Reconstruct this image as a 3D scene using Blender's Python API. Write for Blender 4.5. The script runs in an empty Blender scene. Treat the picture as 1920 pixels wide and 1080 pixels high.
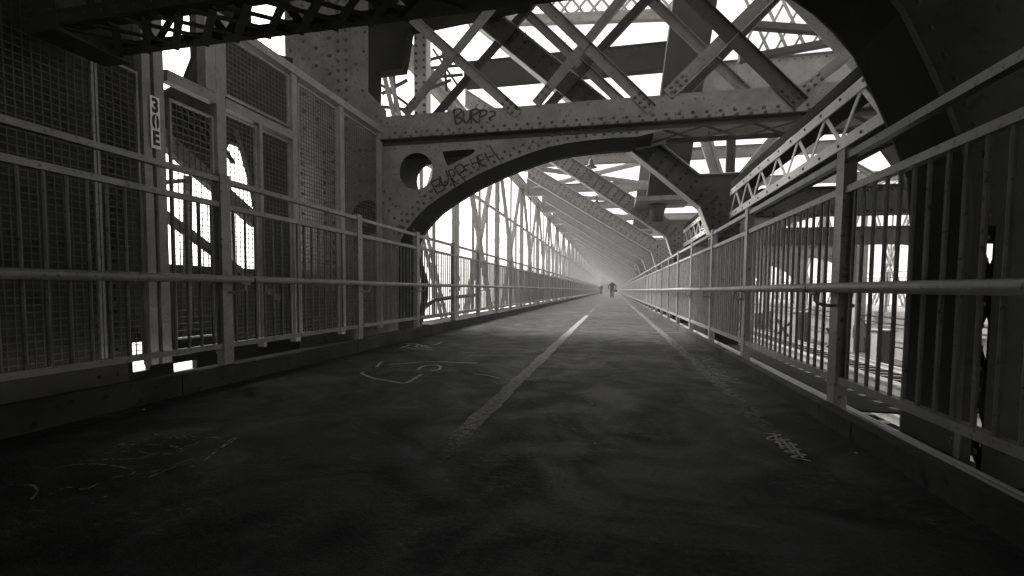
import bpy, math, random
from mathutils import Vector, Matrix
from mathutils.geometry import tessellate_polygon
random.seed(7)
R = math.radians
scene = bpy.context.scene
COL = scene.collection

# ------------------------------------------------------------------ camera
F = 870.0                         # focal length in pixels of a 1920 px wide frame
CAM_H = 0.80
YAW, PITCH, ROLL = math.atan(190/F), R(3.0), R(0.46)
SHIFT_Y = 48.0/1920
fw = Vector((-math.sin(YAW)*math.cos(PITCH), math.cos(YAW)*math.cos(PITCH), -math.sin(PITCH)))
rt = Vector((math.cos(YAW), math.sin(YAW), 0))
up = rt.cross(fw)
cr, sr = math.cos(ROLL), math.sin(ROLL)
rt, up = rt*cr + up*sr, up*cr - rt*sr     # camera tipped a little anticlockwise
CP = Vector((0, 0, CAM_H))
def ray(px, py):
    return rt*((px-960)/F) + up*(-(py-540-SHIFT_Y*1920)/F) + fw
def atY(px, py, Y):
    d = ray(px, py); return CP + d*((Y-CP.y)/d.y)
def atX(px, py, X):
    d = ray(px, py); return CP + d*((X-CP.x)/d.x)
def atZ(px, py, Z):
    d = ray(px, py); return CP + d*((Z-CP.z)/d.z)
def proj(p):
    v = Vector(p)-CP; z = v.dot(fw)
    return 960+F*v.dot(rt)/z, 540+SHIFT_Y*1920-F*v.dot(up)/z
cam = bpy.data.cameras.new('camera'); camo = bpy.data.objects.new('camera', cam); COL.objects.link(camo)
cam.sensor_width = 36; cam.sensor_fit = 'HORIZONTAL'; cam.lens = F/1920*36
cam.shift_y = SHIFT_Y; cam.clip_start = 0.05; cam.clip_end = 20000
m = Matrix((rt, up, -fw)).transposed().to_4x4(); m.translation = CP
camo.matrix_world = m
scene.camera = camo

# ------------------------------------------------------------------ materials (a monochrome photograph)
def node_mat(name):
    mt = bpy.data.materials.new(name); mt.use_nodes = True
    nt = mt.node_tree; return mt, nt, nt.nodes['Principled BSDF']
TINT = (1.0, 0.99, 0.965)
def g(v): return (v*TINT[0], v*TINT[1], v*TINT[2], 1)
def paint(name, v, rough=0.55, var=0.35, scale=3.0, spots=0.0, metallic=0.0, bump=0.0, stretch=(1, 1, 1), spec=0.5):
    mt, nt, bs = node_mat(name); L = nt.links
    tc = nt.nodes.new('ShaderNodeTexCoord'); mp = nt.nodes.new('ShaderNodeMapping')
    mp.inputs['Scale'].default_value = stretch
    L.new(tc.outputs['Object'], mp.inputs[0])
    n = nt.nodes.new('ShaderNodeTexNoise'); n.inputs['Scale'].default_value = scale; n.inputs['Detail'].default_value = 8
    n.inputs['Roughness'].default_value = 0.65
    L.new(mp.outputs[0], n.inputs['Vector'])
    r = nt.nodes.new('ShaderNodeValToRGB')
    r.color_ramp.elements[0].position = 0.3; r.color_ramp.elements[0].color = g(v*(1-var))
    r.color_ramp.elements[1].position = 0.7; r.color_ramp.elements[1].color = g(v*(1+var))
    L.new(n.outputs['Fac'], r.inputs[0]); out = r.outputs[0]
    if spots:
        n2 = nt.nodes.new('ShaderNodeTexNoise'); n2.inputs['Scale'].default_value = scale*6; n2.inputs['Detail'].default_value = 6
        L.new(mp.outputs[0], n2.inputs['Vector'])
        r2 = nt.nodes.new('ShaderNodeValToRGB')
        r2.color_ramp.elements[0].position = 0.6; r2.color_ramp.elements[0].color = (0, 0, 0, 1)
        r2.color_ramp.elements[1].position = 0.68; r2.color_ramp.elements[1].color = (1, 1, 1, 1)
        L.new(n2.outputs['Fac'], r2.inputs[0])
        mx = nt.nodes.new('ShaderNodeMix'); mx.data_type = 'RGBA'
        L.new(r2.outputs[0], mx.inputs[0]); L.new(out, mx.inputs[6]); mx.inputs[7].default_value = g(v*spots); out = mx.outputs[2]
    L.new(out, bs.inputs['Base Color'])
    bs.inputs['Roughness'].default_value = rough; bs.inputs['Metallic'].default_value = metallic
    bs.inputs['Specular IOR Level'].default_value = spec
    if bump:
        b = nt.nodes.new('ShaderNodeBump'); b.inputs['Strength'].default_value = bump; b.inputs['Distance'].default_value = 0.02
        n3 = nt.nodes.new('ShaderNodeTexNoise'); n3.inputs['Scale'].default_value = scale*12; n3.inputs['Detail'].default_value = 5
        L.new(mp.outputs[0], n3.inputs['Vector'])
        L.new(n3.outputs['Fac'], b.inputs['Height']); L.new(b.outputs[0], bs.inputs['Normal'])
    return mt
M = {}
M['steel'] = paint('bridge_steel', 0.20, 0.6, 0.28, 2.5, spots=0.5, bump=0.12, spec=0.3)
M['darksteel'] = paint('dark_shaded_steel', 0.05, 0.65, 0.35, 2.0, spots=0.6, bump=0.12, spec=0.2)  # dark steel; on the near frames it also stands in for shade
M['rail'] = paint('railing_paint', 0.27, 0.42, 0.3, 5.0, spots=0.4, bump=0.08)
M['baluster'] = paint('shaded_baluster_paint', 0.17, 0.5, 0.3, 5.0, spots=0.5, bump=0.08, spec=0.3)  # darker copy of the railing paint, puts shade on the left balusters
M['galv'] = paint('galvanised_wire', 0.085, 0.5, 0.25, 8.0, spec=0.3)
M['frame'] = paint('cage_frame_steel', 0.24, 0.5, 0.25, 6.0, spots=0.55, bump=0.08)
M['kerb'] = paint('kerb_concrete', 0.058, 0.9, 0.45, 2.2, spots=0.5, bump=0.35, spec=0.2)
M['paint_white'] = paint('sign_white', 0.85, 0.5, 0.08, 12.0)
M['paint_black'] = paint('sign_black', 0.012, 0.6, 0.2, 12.0)
M['spray'] = paint('spray_paint', 0.045, 0.7, 0.5, 9.0, spec=0.2)
M['cloth'] = paint('dark_cloth', 0.012, 0.9, 0.4, 9.0)
M['skin'] = paint('skin', 0.35, 0.55, 0.1, 10.0)
M['canvas'] = paint('canvas_tarp', 0.22, 0.85, 0.3, 5.0, bump=0.6)
M['rope'] = paint('rope', 0.10, 0.9, 0.3, 30.0)
M['ballast'] = paint('track_timber', 0.05, 0.9, 0.5, 2.0, bump=0.5)
M['concrete'] = paint('pale_concrete', 0.42, 0.85, 0.2, 1.5)
M['cable'] = paint('cable_rubber', 0.02, 0.5, 0.2, 9.0)
M['water'] = paint('river_water', 0.30, 0.25, 0.15, 0.02, bump=0.1)
M['shadesteel'] = paint('black_shade_steel', 0.018, 0.75, 0.35, 2.0, bump=0.1, spec=0.06)  # near-black base colour puts shade on undersides, columns and recesses
M['pale'] = paint('sunlit_pale_paint', 0.42, 0.45, 0.2, 4.0, spots=0.6)  # lighter than bridge steel: sunlight painted into struts and flange edges
M['rivet'] = paint('shade_rivet_steel', 0.085, 0.45, 0.3, 9.0, spec=0.5)  # darker than the plates, puts shading into the rivet heads
M['blocker'] = paint('light_block_dark', 0.025, 0.85, 0.3, 2.0, spec=0.1)  # finish of the added light blockers

def deck_material():
    mt, nt, bs = node_mat('worn_path_surface'); L = nt.links; N = nt.nodes.new
    tc = N('ShaderNodeTexCoord')
    def noise(scale, sx=1, sy=1, det=8, rough=0.6, dist=0.0):
        mp = N('ShaderNodeMapping'); mp.inputs['Scale'].default_value = (sx, sy, 1)
        L.new(tc.outputs['Object'], mp.inputs[0])
        n = N('ShaderNodeTexNoise'); n.inputs['Scale'].default_value = scale; n.inputs['Detail'].default_value = det
        n.inputs['Roughness'].default_value = rough; n.inputs['Distortion'].default_value = dist
        L.new(mp.outputs[0], n.inputs['Vector']); return n.outputs['Fac']
    def ramp(i, a, b, ca, cb):
        r = N('ShaderNodeValToRGB'); r.color_ramp.elements[0].position = a; r.color_ramp.elements[1].position = b
        r.color_ramp.elements[0].color = (ca, ca, ca, 1); r.color_ramp.elements[1].color = (cb, cb, cb, 1)
        L.new(i, r.inputs[0]); return r.outputs[0]
    def mul(a, b):
        x = N('ShaderNodeMath'); x.operation = 'MULTIPLY'; L.new(a, x.inputs[0]); L.new(b, x.inputs[1]); return x.outputs[0]
    a = ramp(noise(0.8, dist=1.0), 0.32, 0.72, 0.55, 1.5)                         # broad stains
    b = ramp(noise(4.0, 0.9, 1.3, rough=0.72, dist=0.6), 0.35, 0.7, 0.7, 1.35)
    c = mul(ramp(noise(150, det=3), 0.3, 0.75, 0.55, 1.6), ramp(noise(46, det=6, rough=0.75), 0.36, 0.66, 0.35, 1.9))                              # grit
    mask = ramp(noise(1.3, 1.0, 1.2, det=3, dist=1.5), 0.50, 0.66, 0.0, 1.0)       # where the surface is scuffed pale
    scf = ramp(noise(24, 0.6, 1.8, det=8, rough=0.8, dist=0.8), 0.47, 0.62, 0.0, 3.0)
    sc2 = mul(mask, scf); s1 = N('ShaderNodeMath'); s1.operation = 'ADD'; L.new(sc2, s1.inputs[0]); s1.inputs[1].default_value = 0.85
    v = mul(mul(mul(a, b), c), s1.outputs[0])
    mpv = N('ShaderNodeMapping'); mpv.inputs['Scale'].default_value = (0.45, 0.28, 1)      # wandering cracks
    nz = N('ShaderNodeTexNoise'); nz.inputs['Scale'].default_value = 1.5; nz.inputs['Detail'].default_value = 6; L.new(tc.outputs['Object'], nz.inputs['Vector'])
    mxv = N('ShaderNodeMix'); mxv.data_type = 'VECTOR'; mxv.inputs[0].default_value = 0.35
    L.new(tc.outputs['Object'], mxv.inputs[4]); L.new(nz.outputs['Color'], mxv.inputs[5]); L.new(mxv.outputs[1], mpv.inputs[0])
    vo = N('ShaderNodeTexVoronoi'); vo.feature = 'DISTANCE_TO_EDGE'; vo.inputs['Scale'].default_value = 1.6; L.new(mpv.outputs[0], vo.inputs['Vector'])
    v = mul(v, ramp(vo.outputs['Distance'], 0.002, 0.012, 0.25, 1.0))
    k = N('ShaderNodeMath'); k.operation = 'MULTIPLY'; L.new(v, k.inputs[0]); k.inputs[1].default_value = 0.022
    cb = N('ShaderNodeCombineColor'); 
    for i in range(3):
        q = N('ShaderNodeMath'); q.operation = 'MULTIPLY'; L.new(k.outputs[0], q.inputs[0]); q.inputs[1].default_value = TINT[i]
        L.new(q.outputs[0], cb.inputs[i])
    L.new(cb.outputs[0], bs.inputs['Base Color'])
    L.new(ramp(noise(1.6, dist=1.5), 0.35, 0.68, 0.5, 0.85), bs.inputs['Roughness'])
    bs.inputs['Specular IOR Level'].default_value = 0.33
    bp = N('ShaderNodeBump'); bp.inputs['Strength'].default_value = 0.45; bp.inputs['Distance'].default_value = 0.012
    L.new(c, bp.inputs['Height'])
    bp2 = N('ShaderNodeBump'); bp2.inputs['Strength'].default_value = 0.12; bp2.inputs['Distance'].default_value = 0.03
    L.new(b, bp2.inputs['Height']); L.new(bp.outputs[0], bp2.inputs['Normal'])
    L.new(bp2.outputs[0], bs.inputs['Normal'])
    return mt
M['deck'] = deck_material()
def worn_paint(name, v, thr, y0=None, y1=None):
    mt, nt, bs = node_mat(name); L = nt.links; N = nt.nodes.new
    tc = N('ShaderNodeTexCoord'); n = N('ShaderNodeTexNoise'); n.inputs['Scale'].default_value = 26; n.inputs['Detail'].default_value = 10
    n.inputs['Roughness'].default_value = 0.7
    L.new(tc.outputs['Object'], n.inputs['Vector'])
    r = N('ShaderNodeValToRGB'); r.color_ramp.elements[0].position = thr-0.14; r.color_ramp.elements[1].position = thr+0.22
    r.color_ramp.elements[0].color = (0, 0, 0, 1); r.color_ramp.elements[1].color = (1, 1, 1, 1)
    fac = n.outputs['Fac']
    if y0 is not None:                       # fades the line at its near end, painting in the foreground darkness
        sp = N('ShaderNodeSeparateXYZ'); L.new(tc.outputs['Object'], sp.inputs[0])
        mr = N('ShaderNodeMapRange'); mr.inputs[1].default_value = y0; mr.inputs[2].default_value = y1; mr.inputs[3].default_value = -0.6; mr.inputs[4].default_value = 0.0
        L.new(sp.outputs[1], mr.inputs[0]); ad = N('ShaderNodeMath'); ad.operation = 'ADD'; L.new(fac, ad.inputs[0]); L.new(mr.outputs[0], ad.inputs[1]); fac = ad.outputs[0]
    L.new(fac, r.inputs[0]); L.new(r.outputs[0], bs.inputs['Alpha']); bs.inputs['Base Color'].default_value = g(v)
    bs.inputs['Roughness'].default_value = 0.75
    return mt
M['line'] = worn_paint('worn_dimmed_line_paint', 0.30, 0.35, 1.3, 2.6)
M['faint_line'] = worn_paint('faded_dimmed_line_paint', 0.11, 0.37, 1.2, 3.2)
M['chalk'] = worn_paint('chalky_spray_paint', 0.5, 0.36)
M['faint_chalk'] = worn_paint('rubbed_spray_paint', 0.42, 0.47)

# ------------------------------------------------------------------ mesh builder
RIVET = {'steel': 'rivet', 'frame': 'rivet', 'pale': 'rivet', 'rail': 'rivet', 'darksteel': 'darksteel', 'shadesteel': 'darksteel'}
class MB:
    def __init__(s): s.v = []; s.f = []; s.r = []
    def add(s, vs, fs):
        o = len(s.v); s.v += [tuple(q) for q in vs]; s.f += [tuple(i+o for i in q) for q in fs]; return s
    def box(s, x0, x1, y0, y1, z0, z1):
        vs = [(x, y, z) for z in (z0, z1) for y in (y0, y1) for x in (x0, x1)]
        return s.add(vs, [(0, 2, 3, 1), (4, 5, 7, 6), (0, 1, 5, 4), (2, 6, 7, 3), (0, 4, 6, 2), (1, 3, 7, 5)])
    def bar(s, a, b, w, h, side=(0, 1, 0)):           # w along 'side', h across it
        a, b = Vector(a), Vector(b); d = (b-a).normalized(); sd = Vector(side)
        sd = (sd-d*sd.dot(d))
        if sd.length < 1e-4: sd = Vector((1, 0, 0))-d*d.x
        sd.normalize(); u = d.cross(sd)
        vs = [p+sd*(i*w/2)+u*(j*h/2) for p in (a, b) for j in (-1, 1) for i in (-1, 1)]
        return s.add(vs, [(0, 2, 3, 1), (4, 5, 7, 6), (0, 1, 5, 4), (2, 6, 7, 3), (0, 4, 6, 2), (1, 3, 7, 5)])
    def tube(s, pts, r, n=8, cap=True):
        pts = [Vector(p) for p in pts]; rings = []; prev = None
        for i, p in enumerate(pts):
            d = (pts[min(i+1, len(pts)-1)]-pts[max(i-1, 0)]).normalized()
            if prev is None:
                q = Vector((0, 0, 1)) if abs(d.z) < 0.9 else Vector((1, 0, 0))
            else: q = prev
            u = (q-d*q.dot(d)).normalized(); prev = u; w = d.cross(u)
            rr = r[i] if isinstance(r, (list, tuple)) else r
            rings.append([p+u*(rr*math.cos(2*math.pi*k/n))+w*(rr*math.sin(2*math.pi*k/n)) for k in range(n)])
        vs = [v for rg in rings for v in rg]; fs = []
        for i in range(len(pts)-1):
            for k in range(n):
                fs.append((i*n+k, i*n+(k+1) % n, (i+1)*n+(k+1) % n, (i+1)*n+k))
        if cap: fs += [tuple(range(n-1, -1, -1)), tuple((len(pts)-1)*n+k for k in range(n))]
        return s.add(vs, fs)
    def plate(s, outer, holes, y0, y1):               # polygon in the XZ plane, thickness along Y
        loops = [[Vector((x, 0, z)) for x, z in lp] for lp in [outer]+holes]
        tris = tessellate_polygon(loops); flat = [p for lp in loops for p in lp]; n = len(flat)
        vs = [(p.x, y0, p.z) for p in flat]+[(p.x, y1, p.z) for p in flat]
        fs = [tuple(t) for t in tris]+[tuple(i+n for i in reversed(t)) for t in tris]
        o = 0
        for lp in loops:
            k = len(lp)
            for i in range(k):
                a, b = o+i, o+(i+1) % k; fs.append((a, b, b+n, a+n))
            o += k
        return s.add(vs, fs)
    def plateX(s, outer, x0, x1):                     # polygon in the YZ plane
        t = MB().plate(outer, [], x0, x1)
        return s.add([(y, x, z) for x, y, z in t.v], t.f)
    def strip(s, prof, y0, y1, th):                   # profile in XZ swept along Y, with thickness to its left
        n = len(prof); off = []
        for i, (x, z) in enumerate(prof):
            a = prof[max(i-1, 0)]; b = prof[min(i+1, n-1)]
            d = Vector((b[0]-a[0], b[1]-a[1])).normalized(); off.append((x-d.y*th, z+d.x*th))
        vs = []
        for P in (prof, off):
            for y in (y0, y1): vs += [(x, y, z) for x, z in P]
        fs = []
        for i in range(n-1):
            fs += [(i, i+1, n+i+1, n+i), (2*n+i, 3*n+i, 3*n+i+1, 2*n+i+1), (i, 2*n+i, 2*n+i+1, i+1), (n+i, n+i+1, 3*n+i+1, 3*n+i)]
        fs += [(0, n, 3*n, 2*n), (n-1, 3*n-1, 4*n-1, 2*n-1)]
        return s.add(vs, fs)
    def rivet(s, p, nrm, r=0.02):
        p, nrm = Vector(p), Vector(nrm).normalized(); q = Vector((0, 0, 1)) if abs(nrm.z) < 0.9 else Vector((1, 0, 0))
        u = (q-nrm*q.dot(nrm)).normalized(); w = nrm.cross(u); vs = []
        for rr, h in ((1, 0), (0.75, 0.55)):
            for k in range(6):
                a = k*math.pi/3; vs.append(p+u*(r*rr*math.cos(a))+w*(r*rr*math.sin(a))+nrm*(r*h*1.25))
        vs.append(p+nrm*r*1.05)
        fs = [(k, (k+1) % 6, 6+(k+1) % 6, 6+k) for k in range(6)]+[(6+k, 6+(k+1) % 6, 12) for k in range(6)]
        s.r.append((len(s.f), len(s.f)+12)); return s.add(vs, fs)
    def rivets(s, a, b, step, nrm, r=0.02):
        a, b = Vector(a), Vector(b); n = max(1, int((b-a).length/step))
        for i in range(n+1): s.rivet(a.lerp(b, i/n), nrm, r)
        return s
    def build(s, name, mat, parent=None, smooth=False):
        me = bpy.data.meshes.new(name); me.from_pydata(s.v, [], s.f); me.update()
        me.materials.append(M[mat] if isinstance(mat, str) else mat)
        if s.r:
            me.materials.append(M[RIVET.get(mat, 'darksteel')]); idx = [0]*len(me.polygons)
            for a, b in s.r:
                for i in range(a, b): idx[i] = 1
            me.polygons.foreach_set('material_index', idx)
        if smooth:
            me.polygons.foreach_set('use_smooth', [True]*len(me.polygons))
        o = bpy.data.objects.new(name, me); COL.objects.link(o)
        if parent is not None:
            o.parent = parent
            o.matrix_parent_inverse = Matrix.Translation(-parent.location)
        return o
def tag(o, label=None, cat=None, group=None, kind=None):
    if label: o['label'] = label
    if cat: o['category'] = cat
    if group: o['group'] = group
    if kind: o['kind'] = kind
    return o
def empty(name, loc, label, cat, group=None):
    o = bpy.data.objects.new(name, None); o.location = loc; o.empty_display_size = 0.1; COL.objects.link(o)
    return tag(o, label, cat, group)
def xz(p): return (p.x, p.z)

# ------------------------------------------------------------------ layout numbers
XL, XR = -3.2, 1.4                # the two railings
XC = -4.8                         # mesh cage and tall mesh fence
XT = -5.7                         # left stiffening truss
P0, P1 = 2.9, 3.4                 # near lattice portal, front and back
A0, A1 = 9.05, 9.95               # arched portal, front and back
YEND = 172.0
def BY(k): return 10.1+6.2*k      # cross frames

# ------------------------------------------------------------------ setting
d = MB(); d.box(-3.09, 1.262, -14, 420, -0.25, 0.0)
tag(d.build('path', 'deck'), 'dark worn asphalt footpath running down the middle of the bridge', 'path', kind='structure')
for nm, x0, x1, z, lab in (('kerb', -3.17, -3.093, 0.155, 'low concrete kerb under the railing on the open truss side'),
                           ('kerb', 1.265, 1.345, 0.106, 'low concrete kerb under the railing on the track side')):
    k = MB(); y = -14.0
    while y < YEND:                                 # cast in lengths, edges a little uneven
        y2 = y+2.4; jz = random.uniform(-.006, .006)
        k.box(x0+random.uniform(-.003, .003), x1+random.uniform(-.003, .003), y, y2-0.012, -0.2, z+jz); y = y2
    tag(k.build(nm, 'kerb'), lab, 'kerb', kind='structure')
def ground_line(name, pts, w, mat, lab, wear=0.012):
    mb = MB(); n = len(pts); L_, R_ = [], []
    for i, (x, y) in enumerate(pts):
        L_.append((x-w/2+random.uniform(-wear, wear), y, 0.004)); R_.append((x+w/2+random.uniform(-wear, wear), y, 0.004))
    vs = L_+R_; mb.add(vs, [(i, i+n, i+n+1, i+1) for i in range(n-1)])
    return tag(mb.build(name, mat), lab, 'line marking', kind='structure')
ys = [1.7+0.13*i for i in range(100)]
ground_line('centre_line', [(-0.80, y) for y in ys], 0.12, 'line', 'long worn pale centre stripe painted on the dark path')
for y0 in (16.5, 22.5):
    ground_line('centre_line', [(-0.80, y0+0.2*i) for i in range(16)], 0.11, 'faint_line', 'pale dash of the painted centre stripe farther down the path')
ground_line('edge_line', [(0.90, 1.6+0.25*i) for i in range(160)], 0.12, 'faint_line', 'faded grey stripe painted along the track side of the path')
w = MB(); w.box(-3500, 3500, -2500, 4500, -43, -42)
tag(w.build('river_water', 'water'), 'pale open river far below the bridge', 'water', kind='structure')
t = MB(); t.box(1.95, 10.6, -14, 420, -2.3, -1.75)
tag(t.build('track_bed', 'ballast'), 'dark track bed lower than the path on the right', 'ground', kind='structure')
t = MB(); t.box(10.8, 15.2, -14, 420, -0.75, 0.0)
tag(t.build('far_path', 'steel'), 'pale footpath on the far side of the tracks', 'path', kind='structure')
# dark service ledge between left railing and cage
t = MB(); t.box(-4.15, -3.26, -14, 9.0, -0.12, -0.03)
for y in (1.0, 2.6, 4.2, 5.8, 7.4): t.box(-3.30, -3.20, y, y+0.1, -0.2, -0.13)
t.box(-6.78, -4.16, -12, 9.0, -0.72, -0.64)  # added lower plate, blocks light coming up from below
t.box(-4.72, -3.26, 10.0, YEND, -0.12, -0.03)
tag(t.build('ledge', 'shadesteel'), 'dark narrow steel ledge between left railing and mesh cage', 'ledge', kind='structure')

for i, (x, y) in enumerate([(270, 767), (1605, 848), (1110, 757), (1115, 830)]):
    p = atZ(x, y, 0.006); mb = MB(); a = random.uniform(0, 3); n_ = random.randint(5, 7)
    ring = [(p.x+random.uniform(.007, .012)*math.cos(a+k*2*math.pi/n_), p.y+random.uniform(.006, .011)*math.sin(a+k*2*math.pi/n_)) for k in range(n_)]
    mb.add([(u, v_, 0.001) for u, v_ in ring]+[(u*0.7+p.x*0.3, v_*0.7+p.y*0.3, 0.007) for u, v_ in ring], [tuple(range(n_, 2*n_)), tuple(range(n_-1, -1, -1))]+[(k, (k+1) % n_, n_+(k+1) % n_, n_+k) for k in range(n_)])
    tag(mb.build('litter_scrap', 'concrete'), 'tiny pale scrap of litter lying on the dark path', 'litter', 'pale scraps of litter on the path')

# ------------------------------------------------------------------ strokes sprayed on things
def ribbon(mb, pts, w, nrm, closed=False):
    pts = [Vector(p) for p in pts]; nrm = Vector(nrm)
    # smooth the hand drawn line
    sm = []
    n = len(pts)
    for i in range(n-1):
        p0, p1, p2, p3 = pts[max(i-1, 0)], pts[i], pts[i+1], pts[min(i+2, n-1)]
        for k in range(5):
            t_ = k/5
            sm.append(0.5*((2*p1)+(p2-p0)*t_+(2*p0-5*p1+4*p2-p3)*t_*t_+(3*p1-p0-3*p2+p3)*t_**3))
    sm.append(pts[-1])
    L_, R_ = [], []
    for i, p in enumerate(sm):
        dd = (sm[min(i+1, len(sm)-1)]-sm[max(i-1, 0)])
        if dd.length < 1e-6: dd = Vector((1, 0, 0))
        sd = nrm.cross(dd.normalized()); ww = w*(0.85+0.3*random.random())
        L_.append(p-sd*ww/2); R_.append(p+sd*ww/2)
    k = len(sm); mb.add(L_+R_, [(i, i+1, i+k+1, i+k) for i in range(k-1)])
def deck_strokes(name, ox, oy, sc, strokes, w, mat, lab):
    mb = MB()
    for st in strokes:
        ribbon(mb, [atZ(ox+x/sc, oy+y/sc, 0.005) for x, y in st], w, (0, 0, 1))
    o = mb.build(name, mat); tag(o, lab, 'graffiti'); o['kind'] = 'structure'; return o
deck_strokes('ground_graffiti', 640, 620, 2.348,
  [[(178, 135), (155, 160)], [(205, 148), (300, 142), (400, 136), (520, 140), (600, 143)],
   [(105, 180), (90, 188), (140, 208), (215, 222), (280, 230), (315, 215), (352, 192)],
   [(340, 172), (350, 160), (385, 152), (425, 152), (437, 160), (425, 172), (395, 176)]], 0.03, 'chalk',
  'pale looped tag sprayed on the path left of the centre stripe')
deck_strokes('ground_graffiti', 640, 620, 2.348,
  [[(580, 190), (640, 196), (695, 210)]], 0.022, 'chalk', 'short pale dash sprayed close beside the centre stripe')
deck_strokes('ground_graffiti', 640, 620, 2.348,
  [[(255, 78), (300, 62), (280, 55), (340, 60), (330, 72), (400, 76), (350, 66), (410, 62), (440, 50)],
   [(265, 70), (330, 80), (410, 82)], [(300, 55), (380, 68)]], 0.03, 'chalk', 'small pale scribble on the path by the left kerb under the arch')
deck_strokes('ground_graffiti', 0, 680, 2.7,
  [[(240, 555), (320, 525), (440, 512), (560, 518), (660, 540), (680, 555), (640, 570), (560, 582)],
   [(400, 498), (500, 490), (620, 488), (720, 480), (755, 463), (700, 450), (600, 450), (520, 462), (500, 470)],
   [(590, 415), (700, 412), (860, 420), (915, 435), (910, 452), (820, 462), (740, 458)],
   [(570, 435), (600, 410), (680, 415)], [(760, 360), (880, 372), (1030, 378)],
   [(690, 400), (760, 385), (880, 380), (970, 388), (1000, 404), (960, 420), (860, 424)],
   [(690, 565), (780, 550), (930, 500), (1050, 465), (1110, 440), (1150, 400), (1190, 376), (1185, 390), (1100, 445), (1040, 490), (960, 530)],
   [(740, 585), (800, 560), (900, 520)], [(1035, 385), (1070, 377), (1115, 380), (1100, 392), (1060, 396), (1035, 385)],
   [(0, 635), (60, 618), (150, 618), (190, 640), (170, 680), (120, 710)], [(250, 665), (340, 630), (430, 640), (500, 610)],
   [(465, 712), (545, 672)]], 0.009, 'faint_chalk', 'large thin looping tag scratched in the dark left foreground of the path')
deck_strokes('ground_graffiti', 1280, 620, 2.348,
  [[(355, 450), (430, 458), (385, 466), (380, 480), (470, 478), (410, 492), (500, 500), (430, 510), (520, 522), (450, 532), (540, 545), (480, 555), (565, 573)],
   [(400, 452), (440, 520)], [(430, 470), (490, 540)], [(470, 490), (530, 560)]], 0.014, 'chalk',
  'dense pale scribble on the path edge near the right kerb, nearest the viewer')
deck_strokes('ground_graffiti', 1280, 620, 2.348,
  [[(60, 118), (130, 122), (90, 135), (170, 150), (110, 160), (190, 180), (150, 190), (240, 212)], [(160, 210), (250, 215)]], 0.02, 'faint_chalk',
  'faint pale scribble between the faded edge stripe and right kerb')

# ------------------------------------------------------------------ railings
posts_y = [-4.1, -2.3, -0.5, 1.25, 3.30, 5.40]
while posts_y[-1] < YEND-2: posts_y.append(posts_y[-1]+1.8)
def railing(x, inner, zt, zs, zb, zh, base, lab):
    root = empty('railing', (x, posts_y[0], 0), lab, 'railing')
    y0, y1 = posts_y[0], posts_y[-1]
    hx = x+inner*0.105
    rails = (('top_rail', zt), ('middle_rail', zs), ('bottom_rail', zb))
    for nm, z in rails:
        mb = MB()
        for a, b in zip(posts_y[:-1], posts_y[1:]):
            j = random.uniform(-0.004, 0.004)
            mb.box(x-0.024, x+0.024, a+0.051, b-0.051, z-0.021+j, z+0.021+j)
        mb.build(nm, 'rail', root)
    pm = None
    for y in posts_y:
        mb = MB().box(x-0.036, x+0.036, y-0.05, y+0.05, base, zt+0.05)
        mb.build('post', 'rail', root)
    for i, (a, b) in enumerate(zip(posts_y[:-1], posts_y[1:])):
        n = round((b-a)/0.116); mb = MB()
        for k in range(1, n):
            yy = a+(b-a)*k/n+random.uniform(-.003, .003)
            if y0 < -10 : continue
            mb.tube([(x, yy, zb+0.019), (x+random.uniform(-.004, .004), yy+random.uniform(-.004, .004), zs-0.019)], 0.0115, 6 if a < 20 else 4, False)
        mb.build('baluster_panel', 'rail' if inner < 0 else 'baluster', root)
    hr = MB(); pts = [(hx, y0+i*0.9, zh+0.004*math.sin(i*0.9)) for i in range(int((y1-y0)/0.9)+1)]
    hr.tube(pts, 0.03, 14)
    h = hr.build('handrail', 'rail', root, True)
    sl = MB()
    for i, y in enumerate(posts_y):                       # joint sleeves beside every other post
        if 0 < y < 60 and i % 2 == 0: sl.tube([(hx, y+0.19, zh), (hx, y+0.205, zh)], 0.0325, 14)
    sl.build('joint_sleeve', 'darksteel', h, True)
    for y in posts_y[:45]:                                # J shaped brackets
        mb = MB(); s = -inner
        mb.tube([(hx, y+0.11, zh-0.028), (hx, y+0.11, zh-0.075), (hx+s*0.012, y+0.10, zh-0.098), (hx+s*0.04, y+0.075, zh-0.108), (x, y+0.045, zh-0.108)], 0.011, 8)
        mb.tube([(x-0.075*inner*-1, y+0.02, zh-0.108), (x+0.075*inner*-1, y+0.0, zh-0.108)], 0.012, 6)
        mb.tube([(hx, y+0.07, zh-0.032), (hx, y+0.16, zh-0.032)], 0.014, 6)
        mb.build('bracket', 'rail', root, True)
    return root
railing(XL, 1, 1.68, 1.475, 0.31, 0.862, -0.1, 'long grey steel railing with handrail between path and mesh cage')
railing(XR, -1, 1.63, 1.43, 0.25, 0.822, -0.3, 'long grey steel railing with handrail between path and train tracks')

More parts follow.
